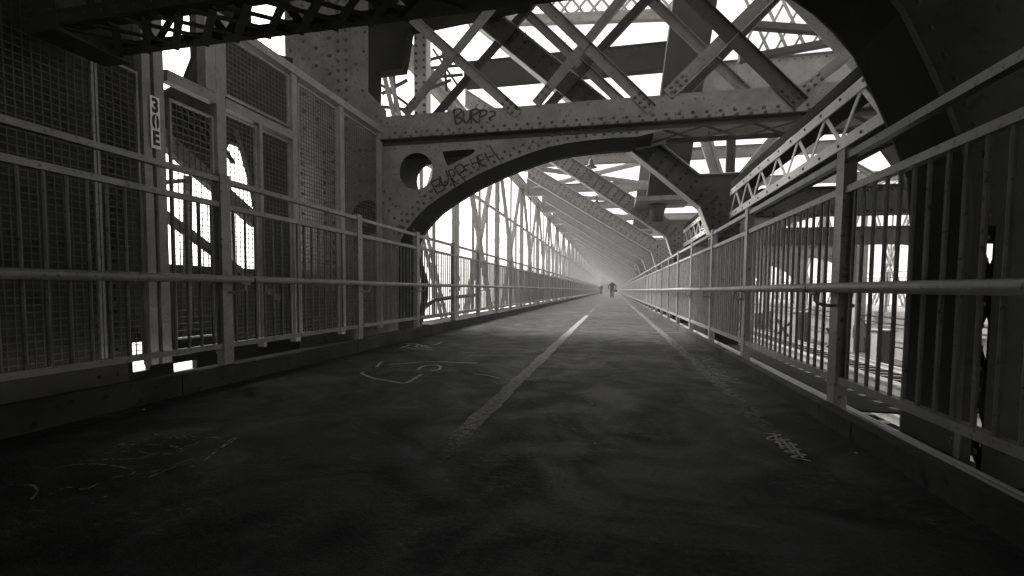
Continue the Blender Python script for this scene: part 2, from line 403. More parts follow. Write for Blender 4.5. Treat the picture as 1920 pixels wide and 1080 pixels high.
# conduits beyond the right kerb
for x, z, r, lab in ((1.50, 0.03, 0.022, 'thin grey conduit nearest the kerb under the right railing'),
                     (1.58, -0.02, 0.035, 'thicker grey conduit outside the right railing, beside the thin one'),
                     (1.80, -0.10, 0.022, 'thin grey conduit farthest out from the right railing')):
    mb = MB(); mb.tube([(x, -4+6*i, z-0.01*(i % 2)) for i in range(28)], r, 8)
    tag(mb.build('conduit', 'pale', None, True), lab, 'pipe', 'conduits beside the right railing')
mb = MB(); mb.box(1.66, 1.69, -14, YEND, -1.7, -0.24); mb.box(1.62, 2.4, -14, 3.0, -0.236, -0.22); mb.box(1.62, 1.87, 3.0, YEND, -0.236, -0.22)
for i in range(29): mb.box(1.87, 2.45, BY(i)-5.5, BY(i)-0.4, -0.256, -0.240)
tag(mb.build('stringer', 'shadesteel'), 'dark riveted edge girder under the right railing', 'girder')

# ------------------------------------------------------------------ near lattice portal
def near_portal():
    root = empty('lattice_portal', (0, P0, 0), 'dark lattice portal frame overhead, closest to the viewer, with one curved knee', 'portal')
    zr = (atY(240, 100, P1).z+atY(1000, 12, P1).z)/2
    zf = zr
    zt = zr+0.50
    xa, xb = -4.28, 1.12
    for nm, y, s in (('bottom_chord', P0, 1), ('bottom_chord', P1, -1)):
        c = MB(); c.box(xa, xb, y-0.006, y+0.006, zr, zr+0.11); c.box(xa, xb, min(y+s*0.008, y+s*0.11), max(y+s*0.008, y+s*0.11), zr-0.004, zr+0.010)
        c.rivets((xa+.1, y-0.006*s, zr+0.05), (xb, y-0.006*s, zr+0.05), 0.16, (0, -s, 0), 0.017)
        c.rivets((xa+.1, y+s*0.06, zr-0.004), (xb, y+s*0.06, zr-0.004), 0.16, (0, 0, -1), 0.017)
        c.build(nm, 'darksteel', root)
    for nm, y in (('side_lacing', P0+0.02), ('side_lacing', P1-0.02)):
        l = MB(); st = 0.36; x = xa; i = 0
        while x < xb:
            a, b = (zr+0.06, zt) if i % 2 else (zt, zr+0.06)
            l.bar((x, y+0.012*(i % 2), a), (x+st, y+0.012*(i % 2), b), 0.012, 0.065); x += st; i += 1
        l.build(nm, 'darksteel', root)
    l = MB(); st = 0.30; x = xa; i = 0
    while x < -1.55:
        a, b = (P0+0.05, P1-0.05)
        l.bar((x, a, zr-0.014-0.01*(i % 2)), (x+st*1.6, b, zr-0.014-0.01*(i % 2)), 0.010, 0.055, (0, 0, 1))
        l.bar((x+st*1.6, a, zr-0.034), (x, b, zr-0.034), 0.010, 0.055, (0, 0, 1)); x += st; i += 1
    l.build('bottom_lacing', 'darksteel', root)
    b = MB(); b.box(-1.5, xb, P0+0.03, P1-0.03, zr-0.016, zr-0.006); b.build('bottom_plate', 'darksteel', root)
    eb = MB(); eb.box(-4.58, -4.285, P0-0.02, P1+0.05, zr-0.05, 3.9)
    for z in (zr+.1, zr+.3, zr+.5, zr+.7): eb.rivets((-4.53, P0-0.02, z), (-4.35, P0-0.02, z), 0.12, (0, -1, 0), 0.02)
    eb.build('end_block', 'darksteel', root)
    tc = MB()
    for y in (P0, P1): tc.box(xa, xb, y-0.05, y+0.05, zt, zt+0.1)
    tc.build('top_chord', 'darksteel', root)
    # curved knee and right leg
    px = [(1450, -18), (1490, 4), (1525, 28), (1560, 60), (1600, 108), (1640, 190), (1672, 262), (1700, 335)]
    prof = [xz(atY(x, y, P1)) for x, y in px]
    prof = [(prof[0][0]-0.5, prof[0][1]+0.04)]+prof+[(prof[-1][0]+0.03, 1.2), (prof[-1][0]+0.03, 0.4), (prof[-1][0]+0.03, -1.7)]
    xe = prof[-1][0]
    outer = prof+[(3.6, -1.7), (3.6, 3.9), (prof[0][0], 3.9)]
    hole = [(xe+0.04, -0.4), (xe+0.12, -0.4), (xe+0.12, 1.15), (xe+0.04, 1.15)]
    hole2 = [(xe+0.32, -0.4), (xe+0.52, -0.4), (xe+0.52, 1.1), (xe+0.32, 1.1)]
    wb = MB()
    wb.plate(outer, [hole], P0, P0+0.014); wb.plate(outer, [hole2], P1-0.014, P1)
    for i in range(len(prof)-1):
        a, b2 = Vector((prof[i][0], 0, prof[i][1])), Vector((prof[i+1][0], 0, prof[i+1][1]))
        n = Vector((-(b2-a).z, 0, (b2-a).x)).normalized()
        n = n if n.x > 0 or n.z > 0 else -n
        k = max(1, int((b2-a).length/0.11))
        for j in range(k):
            p = a.lerp(b2, j/k)+n*0.07; wb.rivet((p.x, P0, p.z), (0, -1, 0), 0.024)
    for zz in [1.5+0.12*i for i in range(14)]:
        for xx in (2.25, 2.35, 2.6, 2.95): wb.rivet((xx, P0, zz), (0, -1, 0), 0.026)
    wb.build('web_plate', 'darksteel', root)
    MB().strip(prof, P0+0.016, P1-0.016, 0.016).build('soffit', 'shadesteel', root)
    an = MB(); an.strip([(x+0.0, z) for x, z in prof], P0-0.03, P0-0.002, 0.05); an.build('edge_angle', 'darksteel', root)
    for y, sh in ((P0+0.03, 0.0), (P1-0.03, 0.33)):
        lc = MB()
        for z in (-0.55, 0.0, 0.55):
            lc.bar((xe+0.02+sh, y, z), (xe+0.2+sh, y, z+0.55), 0.01, 0.05); lc.bar((xe+0.2+sh, y+0.012, z), (xe+0.02+sh, y+0.012, z+0.55), 0.01, 0.05)
        lc.build('leg_lacing', 'darksteel', root)
    # left leg behind the cage
    lg = MB(); lg.box(-8.2, -5.12, 2.55, 4.16, 0.34, 6.0); lg.box(-8.2, -5.12, 2.55, 3.99, -3, 0.338)
    for y in (2.68, 2.85, 3.7, 3.88): lg.rivets((-5.12, y, -0.4), (-5.12, y, 3.6), 0.13, (1, 0, 0), 0.02)
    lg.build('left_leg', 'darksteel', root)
    return zr
ZR = near_portal()
# unseen ceiling and side walls, added to keep skylight off the near path
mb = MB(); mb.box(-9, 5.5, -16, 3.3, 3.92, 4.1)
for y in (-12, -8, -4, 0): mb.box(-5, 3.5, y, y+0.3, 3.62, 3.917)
tag(mb.build('light_block_ceiling', 'blocker'), 'unseen dark ceiling added over the near path to block sky light', 'blocker')
for nm, x0, x1, lab in (('light_block_wall', 2.3, 2.5, 'unseen dark wall added on the track side to block light, behind the near portal leg'),
                        ('light_block_wall', -5.6, -5.35, 'unseen dark wall added on the cage side to block light, behind the near portal leg')):
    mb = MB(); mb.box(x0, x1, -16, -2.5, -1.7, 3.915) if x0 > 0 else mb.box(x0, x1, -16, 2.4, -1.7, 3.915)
    if x0 > 0: mb.box(x0, x1, -2.5, 2.4, -1.7, 2.5)  # stops short of the ceiling so side light gets in
    tag(mb.build(nm, 'blocker'), lab, 'wall')

mb = MB(); mb.box(-12, 14, 3.35, 9.4, 7.32, 7.5)  # high slab added out of view, darkens deck and arch front
tag(mb.build('light_block_roof', 'blocker'), 'unseen dark roof added between lattice portal and arch to block sky light', 'roof')
mb = MB(); mb.box(-7.7, -7.5, 4.17, 6.1, 3.7, 7.3); mb.box(-7.7, -7.5, 7.3, 8.6, 3.7, 7.3); mb.box(-7.72, -7.48, 6.1, 7.3, 6.3, 6.5)  # wall pieces added to block light above the cage
tag(mb.build('light_block_wall', 'blocker'), 'dark wall added high above the cage on the outer side to block light', 'wall')
# ------------------------------------------------------------------ arched portal
def arch_portal():
    root = empty('arched_portal', (0, A0, 0), 'riveted grey steel portal with curved arch across the path, sprayed with black tags', 'portal')
    ab = [(1195, 256), (1150, 258), (1100, 263), (1065, 268), (1030, 275), (995, 286), (960, 299), (930, 311), (900, 325), (875, 338), (850, 353), (825, 369), (800, 387), (780, 407), (762, 430), (750, 452)]
    arc = [xz(atY(x, y, A0)) for x, y in ab]
    zb = 0.5*(atY(740, 263, A0).z+atY(1500, 216, A0).z)       # bottom of the beam web
    ztop = 0.5*(atY(735, 213, A0).z+atY(1600, 156, A0).z)
    xleg = arc[-1][0]-0.06
    prof = [(10.5, zb-0.10), (arc[0][0]+0.6, zb-0.10)]+arc+[(xleg, arc[-1][1]-0.25), (xleg, 0.6), (xleg, -1.6)]
    outer = prof[1:]+[(-7.3, -1.6), (-7.3, zb-0.02), (arc[0][0]+0.6, zb-0.02)]
    def circ(px, py, r):
        c = atY(px, py, A0); return [(c.x+r*math.cos(a*math.pi/14), c.z+r*math.sin(a*math.pi/14)) for a in range(28)]
    h1 = circ(780, 321, 0.375); h2 = circ(688, 408, 0.37)
    h3 = [xz(atY(x, y, A0)) for x, y in [(829, 284), (860, 281), (888, 279), (891, 283), (885, 289), (862, 300), (842, 311), (837, 308)]]
    sp = MB()
    for y0, y1 in ((A0, A0+0.016), (A1-0.016, A1)): sp.plate(outer, [h1, h2, h3], y0, y1)
    n = len(arc)
    for i in range(n-1):                                       # two staggered rivet rows follow the arch
        a, b = Vector((arc[i][0], 0, arc[i][1])), Vector((arc[i+1][0], 0, arc[i+1][1]))
        nn = Vector(((b-a).z, 0, -(b-a).x)).normalized()
        if nn.z < 0: nn = -nn
        k = max(1, round((b-a).length/0.17))
        for j in range(k):
            p = a.lerp(b, j/k)+nn*0.09; q = a.lerp(b, (j+.5)/k)+nn*0.2
            sp.rivet((p.x, A0, p.z), (0, -1, 0), 0.034); sp.rivet((q.x, A0, q.z), (0, -1, 0), 0.034)
    for x in (-4.95, -5.15, -5.3, -5.75, -5.95, -6.15, -6.7, -7.1):
        sp.rivets((x, A0, -1), (x, A0, zb-0.15), 0.21 if x < -5.4 else 0.3, (0, -1, 0), 0.044)
    for k in range(7):
        for s in (0, .16): sp.rivet((-4.9+0.13*k+s, A0, 2.75-0.16*k+s*.5), (0, -1, 0), 0.034)
    sp.build('spandrel_plate', 'steel', root)
    so = MB(); so.strip(list(reversed(prof[2:])), A0+0.018, A1-0.018, 0.014); so.build('soffit', 'shadesteel', root)
    dp = MB(); dp.box(-7.25, arc[0][0]+0.3, A0+0.02, A1-0.02, zb-0.14, zb-0.12); dp.build('light_block_plate', 'shadesteel', root)  # added plate that keeps light out of the hollow arch
    ea = MB(); ea.strip(list(reversed(prof[2:-2])), A1+0.002, A1+0.09, 0.02); ea.build('edge_angle', 'shadesteel', root)
    ln = MB(); ln.box(-6.6, -4.7, A0+0.3, A0+0.32, 0.4, 3.4); ln.build('shade_plate', 'shadesteel', root)  # dark sheet stands in for the shade inside the round hole
    # beam
    bm = MB()
    for y0, y1, nrm in ((A0-0.004, A0+0.014, -1), (A1-0.014, A1+0.004, 1)): bm.box(-4.75, 10.5, y0, y1, zb, ztop)
    bm.rivets((-4.6, A0-0.004, zb+0.075), (6.0, A0-0.004, zb+0.075), 0.23, (0, -1, 0), 0.034)
    bm.rivets((-4.48, A0-0.004, zb+0.16), (6.0, A0-0.004, zb+0.16), 0.23, (0, -1, 0), 0.034)
    bm.build('beam_web', 'steel', root)
    fl = MB()
    for y0, y1 in ((A0-0.17, A0-0.006), (A1+0.006, A1+0.12)): fl.box(-4.75, 10.5, y0, y1, zb-0.016, zb)
    fl.box(-4.75, 10.5, A0-0.02, A0-0.006, zb-0.1, zb-0.018)
    fl.box(-4.75, 10.5, A1+0.006, A1+0.02, zb-0.1, zb-0.018)
    fl.build('beam_flange', 'darksteel', root)
    bl = MB(); x = arc[0][0]+0.35; i = 0
    bl.box(arc[2][0]-.2, arc[0][0]+0.3, A0+0.02, A1-0.02, zb-0.09, zb-0.07)
    while x < 9.5:
        bl.bar((x, A0+0.04, zb-0.06), (x+0.8, A1-0.04, zb-0.06), 0.012, 0.08, (0, 0, 1)); bl.bar((x+0.8, A0+0.04, zb-0.075), (x, A1-0.04, zb-0.075), 0.012, 0.08, (0, 0, 1)); x += 0.8
    bl.build('beam_lacing', 'darksteel', root)
    # X bracing above the beam: each bar is a part
    def diag(x0, y0, x1, y1, Y, w=0.19, mat='steel', riv=True):
        a, b = atY(x0, y0, Y), atY(x1, y1, Y)
        dd = (a-b).normalized(); a = a+dd*2.2; b = b-dd*(0.5 if Y > A1 else 0.0 if Y < A0-0.03 else 0.12)                 # on up to the hidden upper chord
        while a.z > 7.25: a = a-dd*0.1
        mb = MB(); mb.bar(a, b, 0.014, w)
        sd = Vector((0, 1, 0)).cross(dd).normalized()
        mb.bar(a+sd*(w/2-0.006)+Vector((0, -0.045, 0)), b+sd*(w/2-0.006)+Vector((0, -0.045, 0)), 0.074, 0.012)
        if riv:
            for k in range(3):
                for s in (-.05, .05):
                    p = b+dd*(0.12+0.13*k)+sd*s; mb.rivet((p.x, Y-0.008, p.z), (0, -1, 0), 0.034)
        return mb.build('diagonal', mat, root)
    f1, f2, k1, k2 = A0-0.015, A0-0.035, A1+0.02, A1+0.04
    diag(795, 55, 972, 214, f2); diag(1022, 12, 1222, 206, f2); diag(1300, 0, 1502, 196, f2, 0.24, 'darksteel')
    diag(908, 32, 766, 206, f1); diag(1159, 7, 1012, 186, f1); diag(1433, 0, 1262, 168, f1, 0.24); diag(1640, 62, 1512, 165, f1)
    diag(985, 22, 835, 196, k1, 0.2, 'darksteel', False); diag(1212, 0, 1046, 180, k1, 0.2, 'darksteel', False); diag(1470, -20, 1290, 168, k1, 0.2, 'darksteel', False)
    diag(1000, 38, 1150, 178, k2, 0.17, 'steel', False); diag(1222, 4, 1385, 160, k2, 0.18, 'steel', False); diag(1475, -12, 1640, 160, k2, 0.2, 'steel', False)
    # upper part of the left leg: plates, knee and a pale riveted post
    lp = MB()
    pts = [(535, 60), (535, 330), (628, 330), (628, 60)]
    xl0, xl1, xl2 = atY(535, 130, A0).x, atY(630, 130, A0).x, atY(656, 130, A0).x
    lp.box(xl0, xl1, A0-0.004, A0+0.012, zb-0.019, 7.3)
    for i in range(9):
        for j in range(4): lp.rivet((xl0+0.12+0.32*j, A0-0.004, zb+0.2+0.37*i+0.18*(j % 2)), (0, -1, 0), 0.048)
    lp.build('leg_plate', 'steel', root)
    lp = MB(); lp.box(xl1+0.003, xl2, A0-0.03, A0+0.012, zb-0.019, 7.3)
    for x in (xl1+0.07, xl2-0.07): lp.rivets((x, A0-0.03, zb+.1), (x, A0-0.03, 7.2), 0.2, (0, -1, 0), 0.045)
    lp.build('leg_angle', 'steel', root)
    kp = [xz(atY(x, y, A0)) for x, y in [(657, -60), (657, 268), (726, 266), (724, 207), (690, 172), (690, -60)]]
    kp[0] = (xl2-0.06, kp[0][1]); kp[1] = (xl2-0.06, zb-0.06); kp[2] = (kp[2][0], zb-0.06)
    kn = MB(); kn.plate(kp, [], A0-0.006, A0+0.01)
    for x, y in [(678, 30), (684, 60), (690, 225), (705, 218), (700, 232), (715, 226), (712, 238), (668, 120), (682, 96), (680, 170)]:
        p = atY(x, y, A0-0.006); kn.rivet(p, (0, -1, 0), 0.036)
    kn.build('knee_plate', 'steel', root)
    ps = MB(); c0, c1 = atY(777, 178, A1), atY(800, 178, A1)
    ps.box(c0.x, c1.x, A1-0.02, A1+0.25, ztop-0.5, 7.3)
    for x in (c0.x+0.05, c1.x-0.05): ps.rivets((x, A1-0.02, ztop+.05), (x, A1-0.02, 7.5), 0.16, (0, -1, 0), 0.036)
    ps.build('riveted_post', 'pale', root)
    bk = MB(); bk.plate([xz(atY(x, y, A1)) for x, y in [(680, -60), (680, 230), (714, 230), (716, 146), (764, 140), (776, 66), (1000, 20), (1000, -60)]], [], A1-0.3, A1)
    bk.build('leg_back_plate', 'shadesteel', root)
    # tags sprayed in black
    def spray(ox, oy, sc, strokes, wd, name, lab):
        mb = MB()
        for st in strokes: ribbon(mb, [atY(ox+x/sc, oy+y/sc, A0-0.0085) for x, y in st], wd, (0, -1, 0))
        o = mb.build(name, 'spray', root); o['label'] = lab
    spray(820, 180, 5.4, [[(165, 150), (175, 215), (190, 288)], [(158, 152), (215, 130), (248, 158), (190, 208), (245, 228), (242, 262), (190, 288)],
        [(265, 148), (265, 235), (292, 272), (325, 240), (335, 140)], [(348, 150), (342, 282)], [(345, 148), (395, 130), (422, 160), (352, 208), (405, 272)],
        [(438, 150), (420, 282)], [(432, 150), (490, 148), (492, 188), (425, 218)], [(530, 162), (575, 158), (582, 195), (525, 226), (550, 250)], [(500, 262), (512, 268)]],
        0.038, 'graffiti', 'black BURP? tag')
    spray(700, 0, 2.7, [[(293, 925), (322, 980)], [(293, 925), (330, 905), (336, 928), (312, 945), (350, 935), (356, 960), (322, 978)],
        [(336, 890), (350, 932), (370, 936), (380, 905), (366, 862)], [(380, 868), (415, 948)], [(376, 868), (400, 858), (412, 885), (392, 905), (432, 932)],
        [(412, 852), (466, 918)], [(408, 852), (440, 832), (462, 858), (428, 885)]], 0.033, 'graffiti', 'black BURP tag on the arch')
    spray(700, 0, 2.7, [[(460, 842), (486, 832)], [(490, 805), (512, 852)], [(520, 792), (540, 846)], [(500, 830), (530, 820)], [(526, 790), (548, 840)],
        [(526, 790), (552, 780)], [(536, 815), (560, 805)], [(548, 840), (572, 830)], [(564, 775), (586, 818)], [(572, 798), (612, 786)], [(585, 735), (640, 812)]],
        0.025, 'graffiti', 'thin black HEH tag on the arch')
    return zb, ztop
ZB, ZT = arch_portal()

# ------------------------------------------------------------------ mesh cage and tall mesh fence
def wires(mb, y0, y1, z0, z1, sy, sz, r, x=XC):
    ny = int((y1-y0)/sy); nz = int((z1-z0)/sz)
    for i in range(1, ny):
        y = y0+(y1-y0)*i/ny; mb.box(x-r, x+r, y-r, y+r, z0, z1)
    for i in range(1, nz):
        z = z0+(z1-z0)*i/nz; mb.box(x-r-0.003, x+r-0.003, y0, y1, z-r, z+r)
cage = empty('mesh_cage', (XC, 1.0, 0), 'tall grey steel cage of wire mesh panels left of the path, before the arch', 'cage')
def cpost(y, w, z1, z0=-0.03, dx=0.05, mat='frame'):
    MB().box(XC-dx, XC+dx, y-w/2, y+w/2, z0, z1).build('post', mat, cage)
def panel(y0, y1, z0, z1, sy=0.062, sz=0.062, step=None):
    f = MB(); e = 0.022
    f.box(XC-0.02, XC+0.02, y0, y0+e, z0, z1); f.box(XC-0.02, XC+0.02, y1-e, y1, z0, z1)
    f.box(XC-0.02, XC+0.02, y0+e, y1-e, z0, z0+e); f.box(XC-0.02, XC+0.02, y0+e, y1-e, z1-e, z1)
    p = f.build('mesh_panel', 'frame', cage)
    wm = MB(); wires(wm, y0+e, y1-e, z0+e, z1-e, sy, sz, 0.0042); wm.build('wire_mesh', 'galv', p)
for y, w in ((4.92, 0.13), (6.28, 0.11), (7.52, 0.11), (8.95, 0.08)): cpost(y, w, 4.0)
cpost(3.98, 0.085, 4.6); cpost(2.25, 0.1, 4.6); cpost(5.58, 0.05, 3.02)
MB().box(XC-0.05, XC+0.06, 4.055, 4.165, -0.03, 4.6).build('sign_column', 'frame', cage)
MB().box(XC-0.055, XC+0.055, 4.215, 4.85, 3.02, 3.14).build('transom', 'frame', cage)
MB().box(XC-0.055, XC+0.055, 4.99, 6.22, 3.02, 3.14).build('transom', 'frame', cage)
MB().box(XC-0.06, XC+0.06, 4.70, 4.84, 3.145, 4.1).build('hanger', 'frame', cage)
MB().box(XC-0.06, XC+0.07, 4.85, 9.0, 4.002, 4.12).build('top_rail', 'frame', cage)
MB().box(XC-0.05, XC+0.05, 4.215, 8.9, 0.0, 0.05).build('sill', 'frame', cage) if False else None
panel(2.32, 3.50, 0.05, 4.4); panel(3.51, 3.92, 0.05, 2.98); panel(0.9, 2.18, 0.05, 4.4)
panel(4.26, 4.83, 0.2, 2.86, 0.075, 0.075); panel(5.0, 5.53, 0.05, 2.98); panel(5.62, 6.2, 0.05, 2.98)
panel(5.02, 6.2, 3.2, 3.95); panel(6.40, 7.44, 0.05, 3.93); panel(7.62, 8.88, 0.05, 3.93)

fence = empty('mesh_fence', (XC, 10.3, 0), 'tall pale wire mesh fence running along the left side beyond the arch', 'fence')
fy = [10.15+1.8*i for i in range(90)]
MB().box(XC-0.04, XC+0.04, fy[0], fy[-1], 4.0, 4.09).build('top_rail', 'rail', fence)
MB().box(XC-0.03, XC+0.03, fy[0], fy[-1], 0.0, 0.06).build('bottom_rail', 'rail', fence)
for y in fy: MB().box(XC-0.035, XC+0.035, y-0.04, y+0.04, 0.06, 4.0).build('post', 'rail', fence)
for i, (a, b) in enumerate(zip(fy[:-1], fy[1:])):
    mb = MB()
    s = 0.11 if i < 8 else (0.13 if i < 20 else 0.18)
    r = 0.003 if i < 8 else (0.004 if i < 20 else 0.007)
    wires(mb, a+0.04, b-0.04, 0.06, 4.0, s, s*2, r)
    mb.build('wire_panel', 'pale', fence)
mb = MB(); p = atX(1018, 467, XC+0.1); hh = 0.33
mb.box(XC+0.05, XC+0.062, p.y-0.45, p.y+0.45, p.z-0.38, p.z+0.38); mb.box(XC+0.04, XC+0.048, p.y-0.4, p.y+0.4, p.z-0.03, p.z+0.03)
tag(mb.build('sign', 'frame'), 'small grey blank sign high on the tall mesh fence', 'sign')

# 30E sign
def text_mesh(body, size, name, mat, mtx, parent, bold=0.0):
    cu = bpy.data.curves.new(name, 'FONT'); cu.body = body; cu.size = size; cu.align_x = 'CENTER'; cu.align_y = 'CENTER'; cu.offset = bold; cu.extrude = 0.002
    o = bpy.data.objects.new(name, cu); COL.objects.link(o)
    dg = bpy.context.evaluated_depsgraph_get(); me = bpy.data.meshes.new_from_object(o.evaluated_get(dg))
    bpy.data.objects.remove(o); me.materials.clear(); me.materials.append(M[mat]); me.name = name
    me.transform(mtx)
    ob = bpy.data.objects.new(name, me); COL.objects.link(ob)
    if parent is not None:
        ob.parent = parent; ob.matrix_parent_inverse = Matrix.Translation(-parent.location)
    return ob
sx = XC+0.064
tl, br = atX(281, 178, sx), atX(300, 281, sx)
sg = empty('number_sign', (sx, (tl.y+br.y)/2, br.z), 'narrow white board reading 30E in black stencil figures on the cage column', 'sign')
mb = MB(); mb.box(sx, sx+0.006, tl.y-0.005, br.y+0.005, br.z, tl.z); mb.build('board', 'paint_white', sg)
rot = Matrix(((0, 0, 1, 0), (1, 0, 0, 0), (0, 1, 0, 0), (0, 0, 0, 1)))     # text x -> +Y, y -> +Z, normal -> +X
cy = (tl.y+br.y)/2; hz = (tl.z-br.z)
for i, ch in enumerate('30E'):
    z = tl.z-hz*(0.185+0.315*i)
    sc = Matrix.Diagonal((0.74, 1.0, 1, 1))
    text_mesh(ch, hz*0.37, 'figure', 'paint_black', Matrix.Translation((sx+0.0085, cy, z)) @ rot @ sc, sg, 0.008)
mb = MB()
for i in (1,):                                         # bridge of the stencil
    z = tl.z-hz*(0.185+0.315*i)
    mb.box(sx+0.0111, sx+0.0118, cy-0.006, cy+0.006, z-hz*0.135, z+hz*0.135) if i == 1 else mb.box(sx+0.0111, sx+0.0118, cy-0.008, cy+0.004, z-hz*0.135, z+hz*0.135)
mb.build('stencil_bridge', 'paint_white', sg)

# ------------------------------------------------------------------ things seen through the cage
xb = -6.1
br_ = empty('brace_frame', (xb, 4.2, 0), 'grey diagonal brace frame seen against the bright sky through the cage door', 'brace')
def bpx(x0, y0, x1, y1, w, name, mat='steel', X=xb, d_=0.12):
    a, b = atX(x0, y0, X), atX(x1, y1, X); MB().bar(a, b, d_, w, (1, 0, 0)).build(name, mat, br_)
bpx(290, 246, 480, 416, 0.22, 'wide_diagonal'); bpx(296, 394, 520, 562, 0.10, 'narrow_diagonal')
bpx(352, 330, 351, 640, 0.05, 'upright', X=xb-0.15); bpx(296, 343, 352, 338, 0.06, 'cross_bar', X=xb-0.15)
mb = MB(); mb.plateX([(lambda p: (p.y, p.z))(atX(x, y, -6.6)) for x, y in [(345, 150), (380, 60), (545, 110), (549, 520), (486, 520), (484, 420), (466, 330), (440, 235), (400, 330), (300, 240), (300, 175)]], -6.65, -6.55)
for i in range(5):
    a, b = atX(325+14*i, 180+10*i, -6.5), atX(350+22*i, 250+14*i, -6.5); mb.bar(a, b, 0.06, 0.05, (1, 0, 0))
tag(mb.build('gusset_plate', 'darksteel'), 'dark plate with small struts above the diagonal brace behind the cage', 'plate')
mb = MB(); mb.box(-6.9, -6.8, 4.0, 5.36, -1.9, 1.15)
for y0, y1, bars in ((5.36, 5.62, ((-1.9, -0.45), (-0.27, -0.22), (-0.02, 1.15))), (6.0, 6.42, ((-1.9, -0.56), (-0.42, -0.30), (-0.22, 1.15)))):
    for z0, z1 in bars: mb.box(-6.9, -6.8, y0+0.001, y1-0.001, z0, z1)
mb.box(-6.9, -6.8, 5.62, 6.0, -1.9, 1.15); mb.box(-6.9, -6.8, 6.42, A0-0.02, -1.9, 1.15)
for y in (4.6, 5.4, 6.2, 7.0, 7.8): mb.box(-6.8, -6.74, y, y+0.08, 0.05, 1.1)
tag(mb.build('parapet', 'darksteel'), 'dark low steel parapet behind the cage', 'parapet')

# ------------------------------------------------------------------ stiffening truss (left) and its twin beyond the tracks
def laced(a, b, W, dep, nrm, pitch, mat, parent, name, lace=True):
    a, b, nrm = Vector(a), Vector(b), Vector(nrm); d_ = (b-a).normalized(); s = nrm.cross(d_).normalized(); mb = MB()
    for q in (-1, 1): mb.bar(a+s*q*W/2, b+s*q*W/2, dep*0.7, 0.075, nrm)
    if lace:
        L_ = (b-a).length; n = max(2, int(L_/pitch)); 
        for i in range(n):
            p, r = a+d_*(L_*i/n), a+d_*(L_*(i+1)/n); q = 1 if i % 2 else -1
            mb.bar(p+s*q*W/2+nrm*(dep/2), r-s*q*W/2+nrm*(dep/2), 0.012, 0.032, nrm)
            mb.bar(p-s*q*W/2-nrm*(dep/2), r+s*q*W/2-nrm*(dep/2), 0.012, 0.032, nrm)
    else: mb.bar(a, b, dep*0.3, W*0.3, nrm)
    return mb.build(name, mat, parent)
def truss(X, z0, z1, lab, k0, k1, mat):
    root = empty('stiffening_truss', (X, BY(k0), z0), lab, 'truss'); n = (1, 0, 0)
    ya, yb = BY(k0)-3.1 if k0 > 0 else BY(0)-0.1, BY(k1)
    for z in (z0, z1): laced((X, ya, z), (X, yb, z), 0.5, 0.35, n, 0.9, mat, root, 'chord', False)
    for k in range(k0, k1):
        y = BY(k); near = k < 9
        laced((X, y, z0), (X, y, z1), 0.34, 0.2, n, 0.5, mat, root, 'upright', near)
        zm = (z0+z1)/2
        laced((X-0.03, y+0.2, z0), (X-0.03, y+6.0, z1), 0.34, 0.14, n, 0.55, mat, root, 'diagonal', near)
        laced((X+0.03, y+0.2, z1), (X+0.03, y+6.0, z0), 0.34, 0.14, n, 0.55, mat, root, 'diagonal', near)
        if near:
            MB().box(X-0.04, X+0.04, y+3.04, y+3.15, z0, z1).build('upright', mat, root)
    return root
truss(XT, -1.9, 7.3, 'tall laced steel truss along the open left side of the path', 0, 26, 'steel')
truss(16.0, -1.9, 7.3, 'laced steel truss on the far side of the train tracks', 0, 18, 'steel')

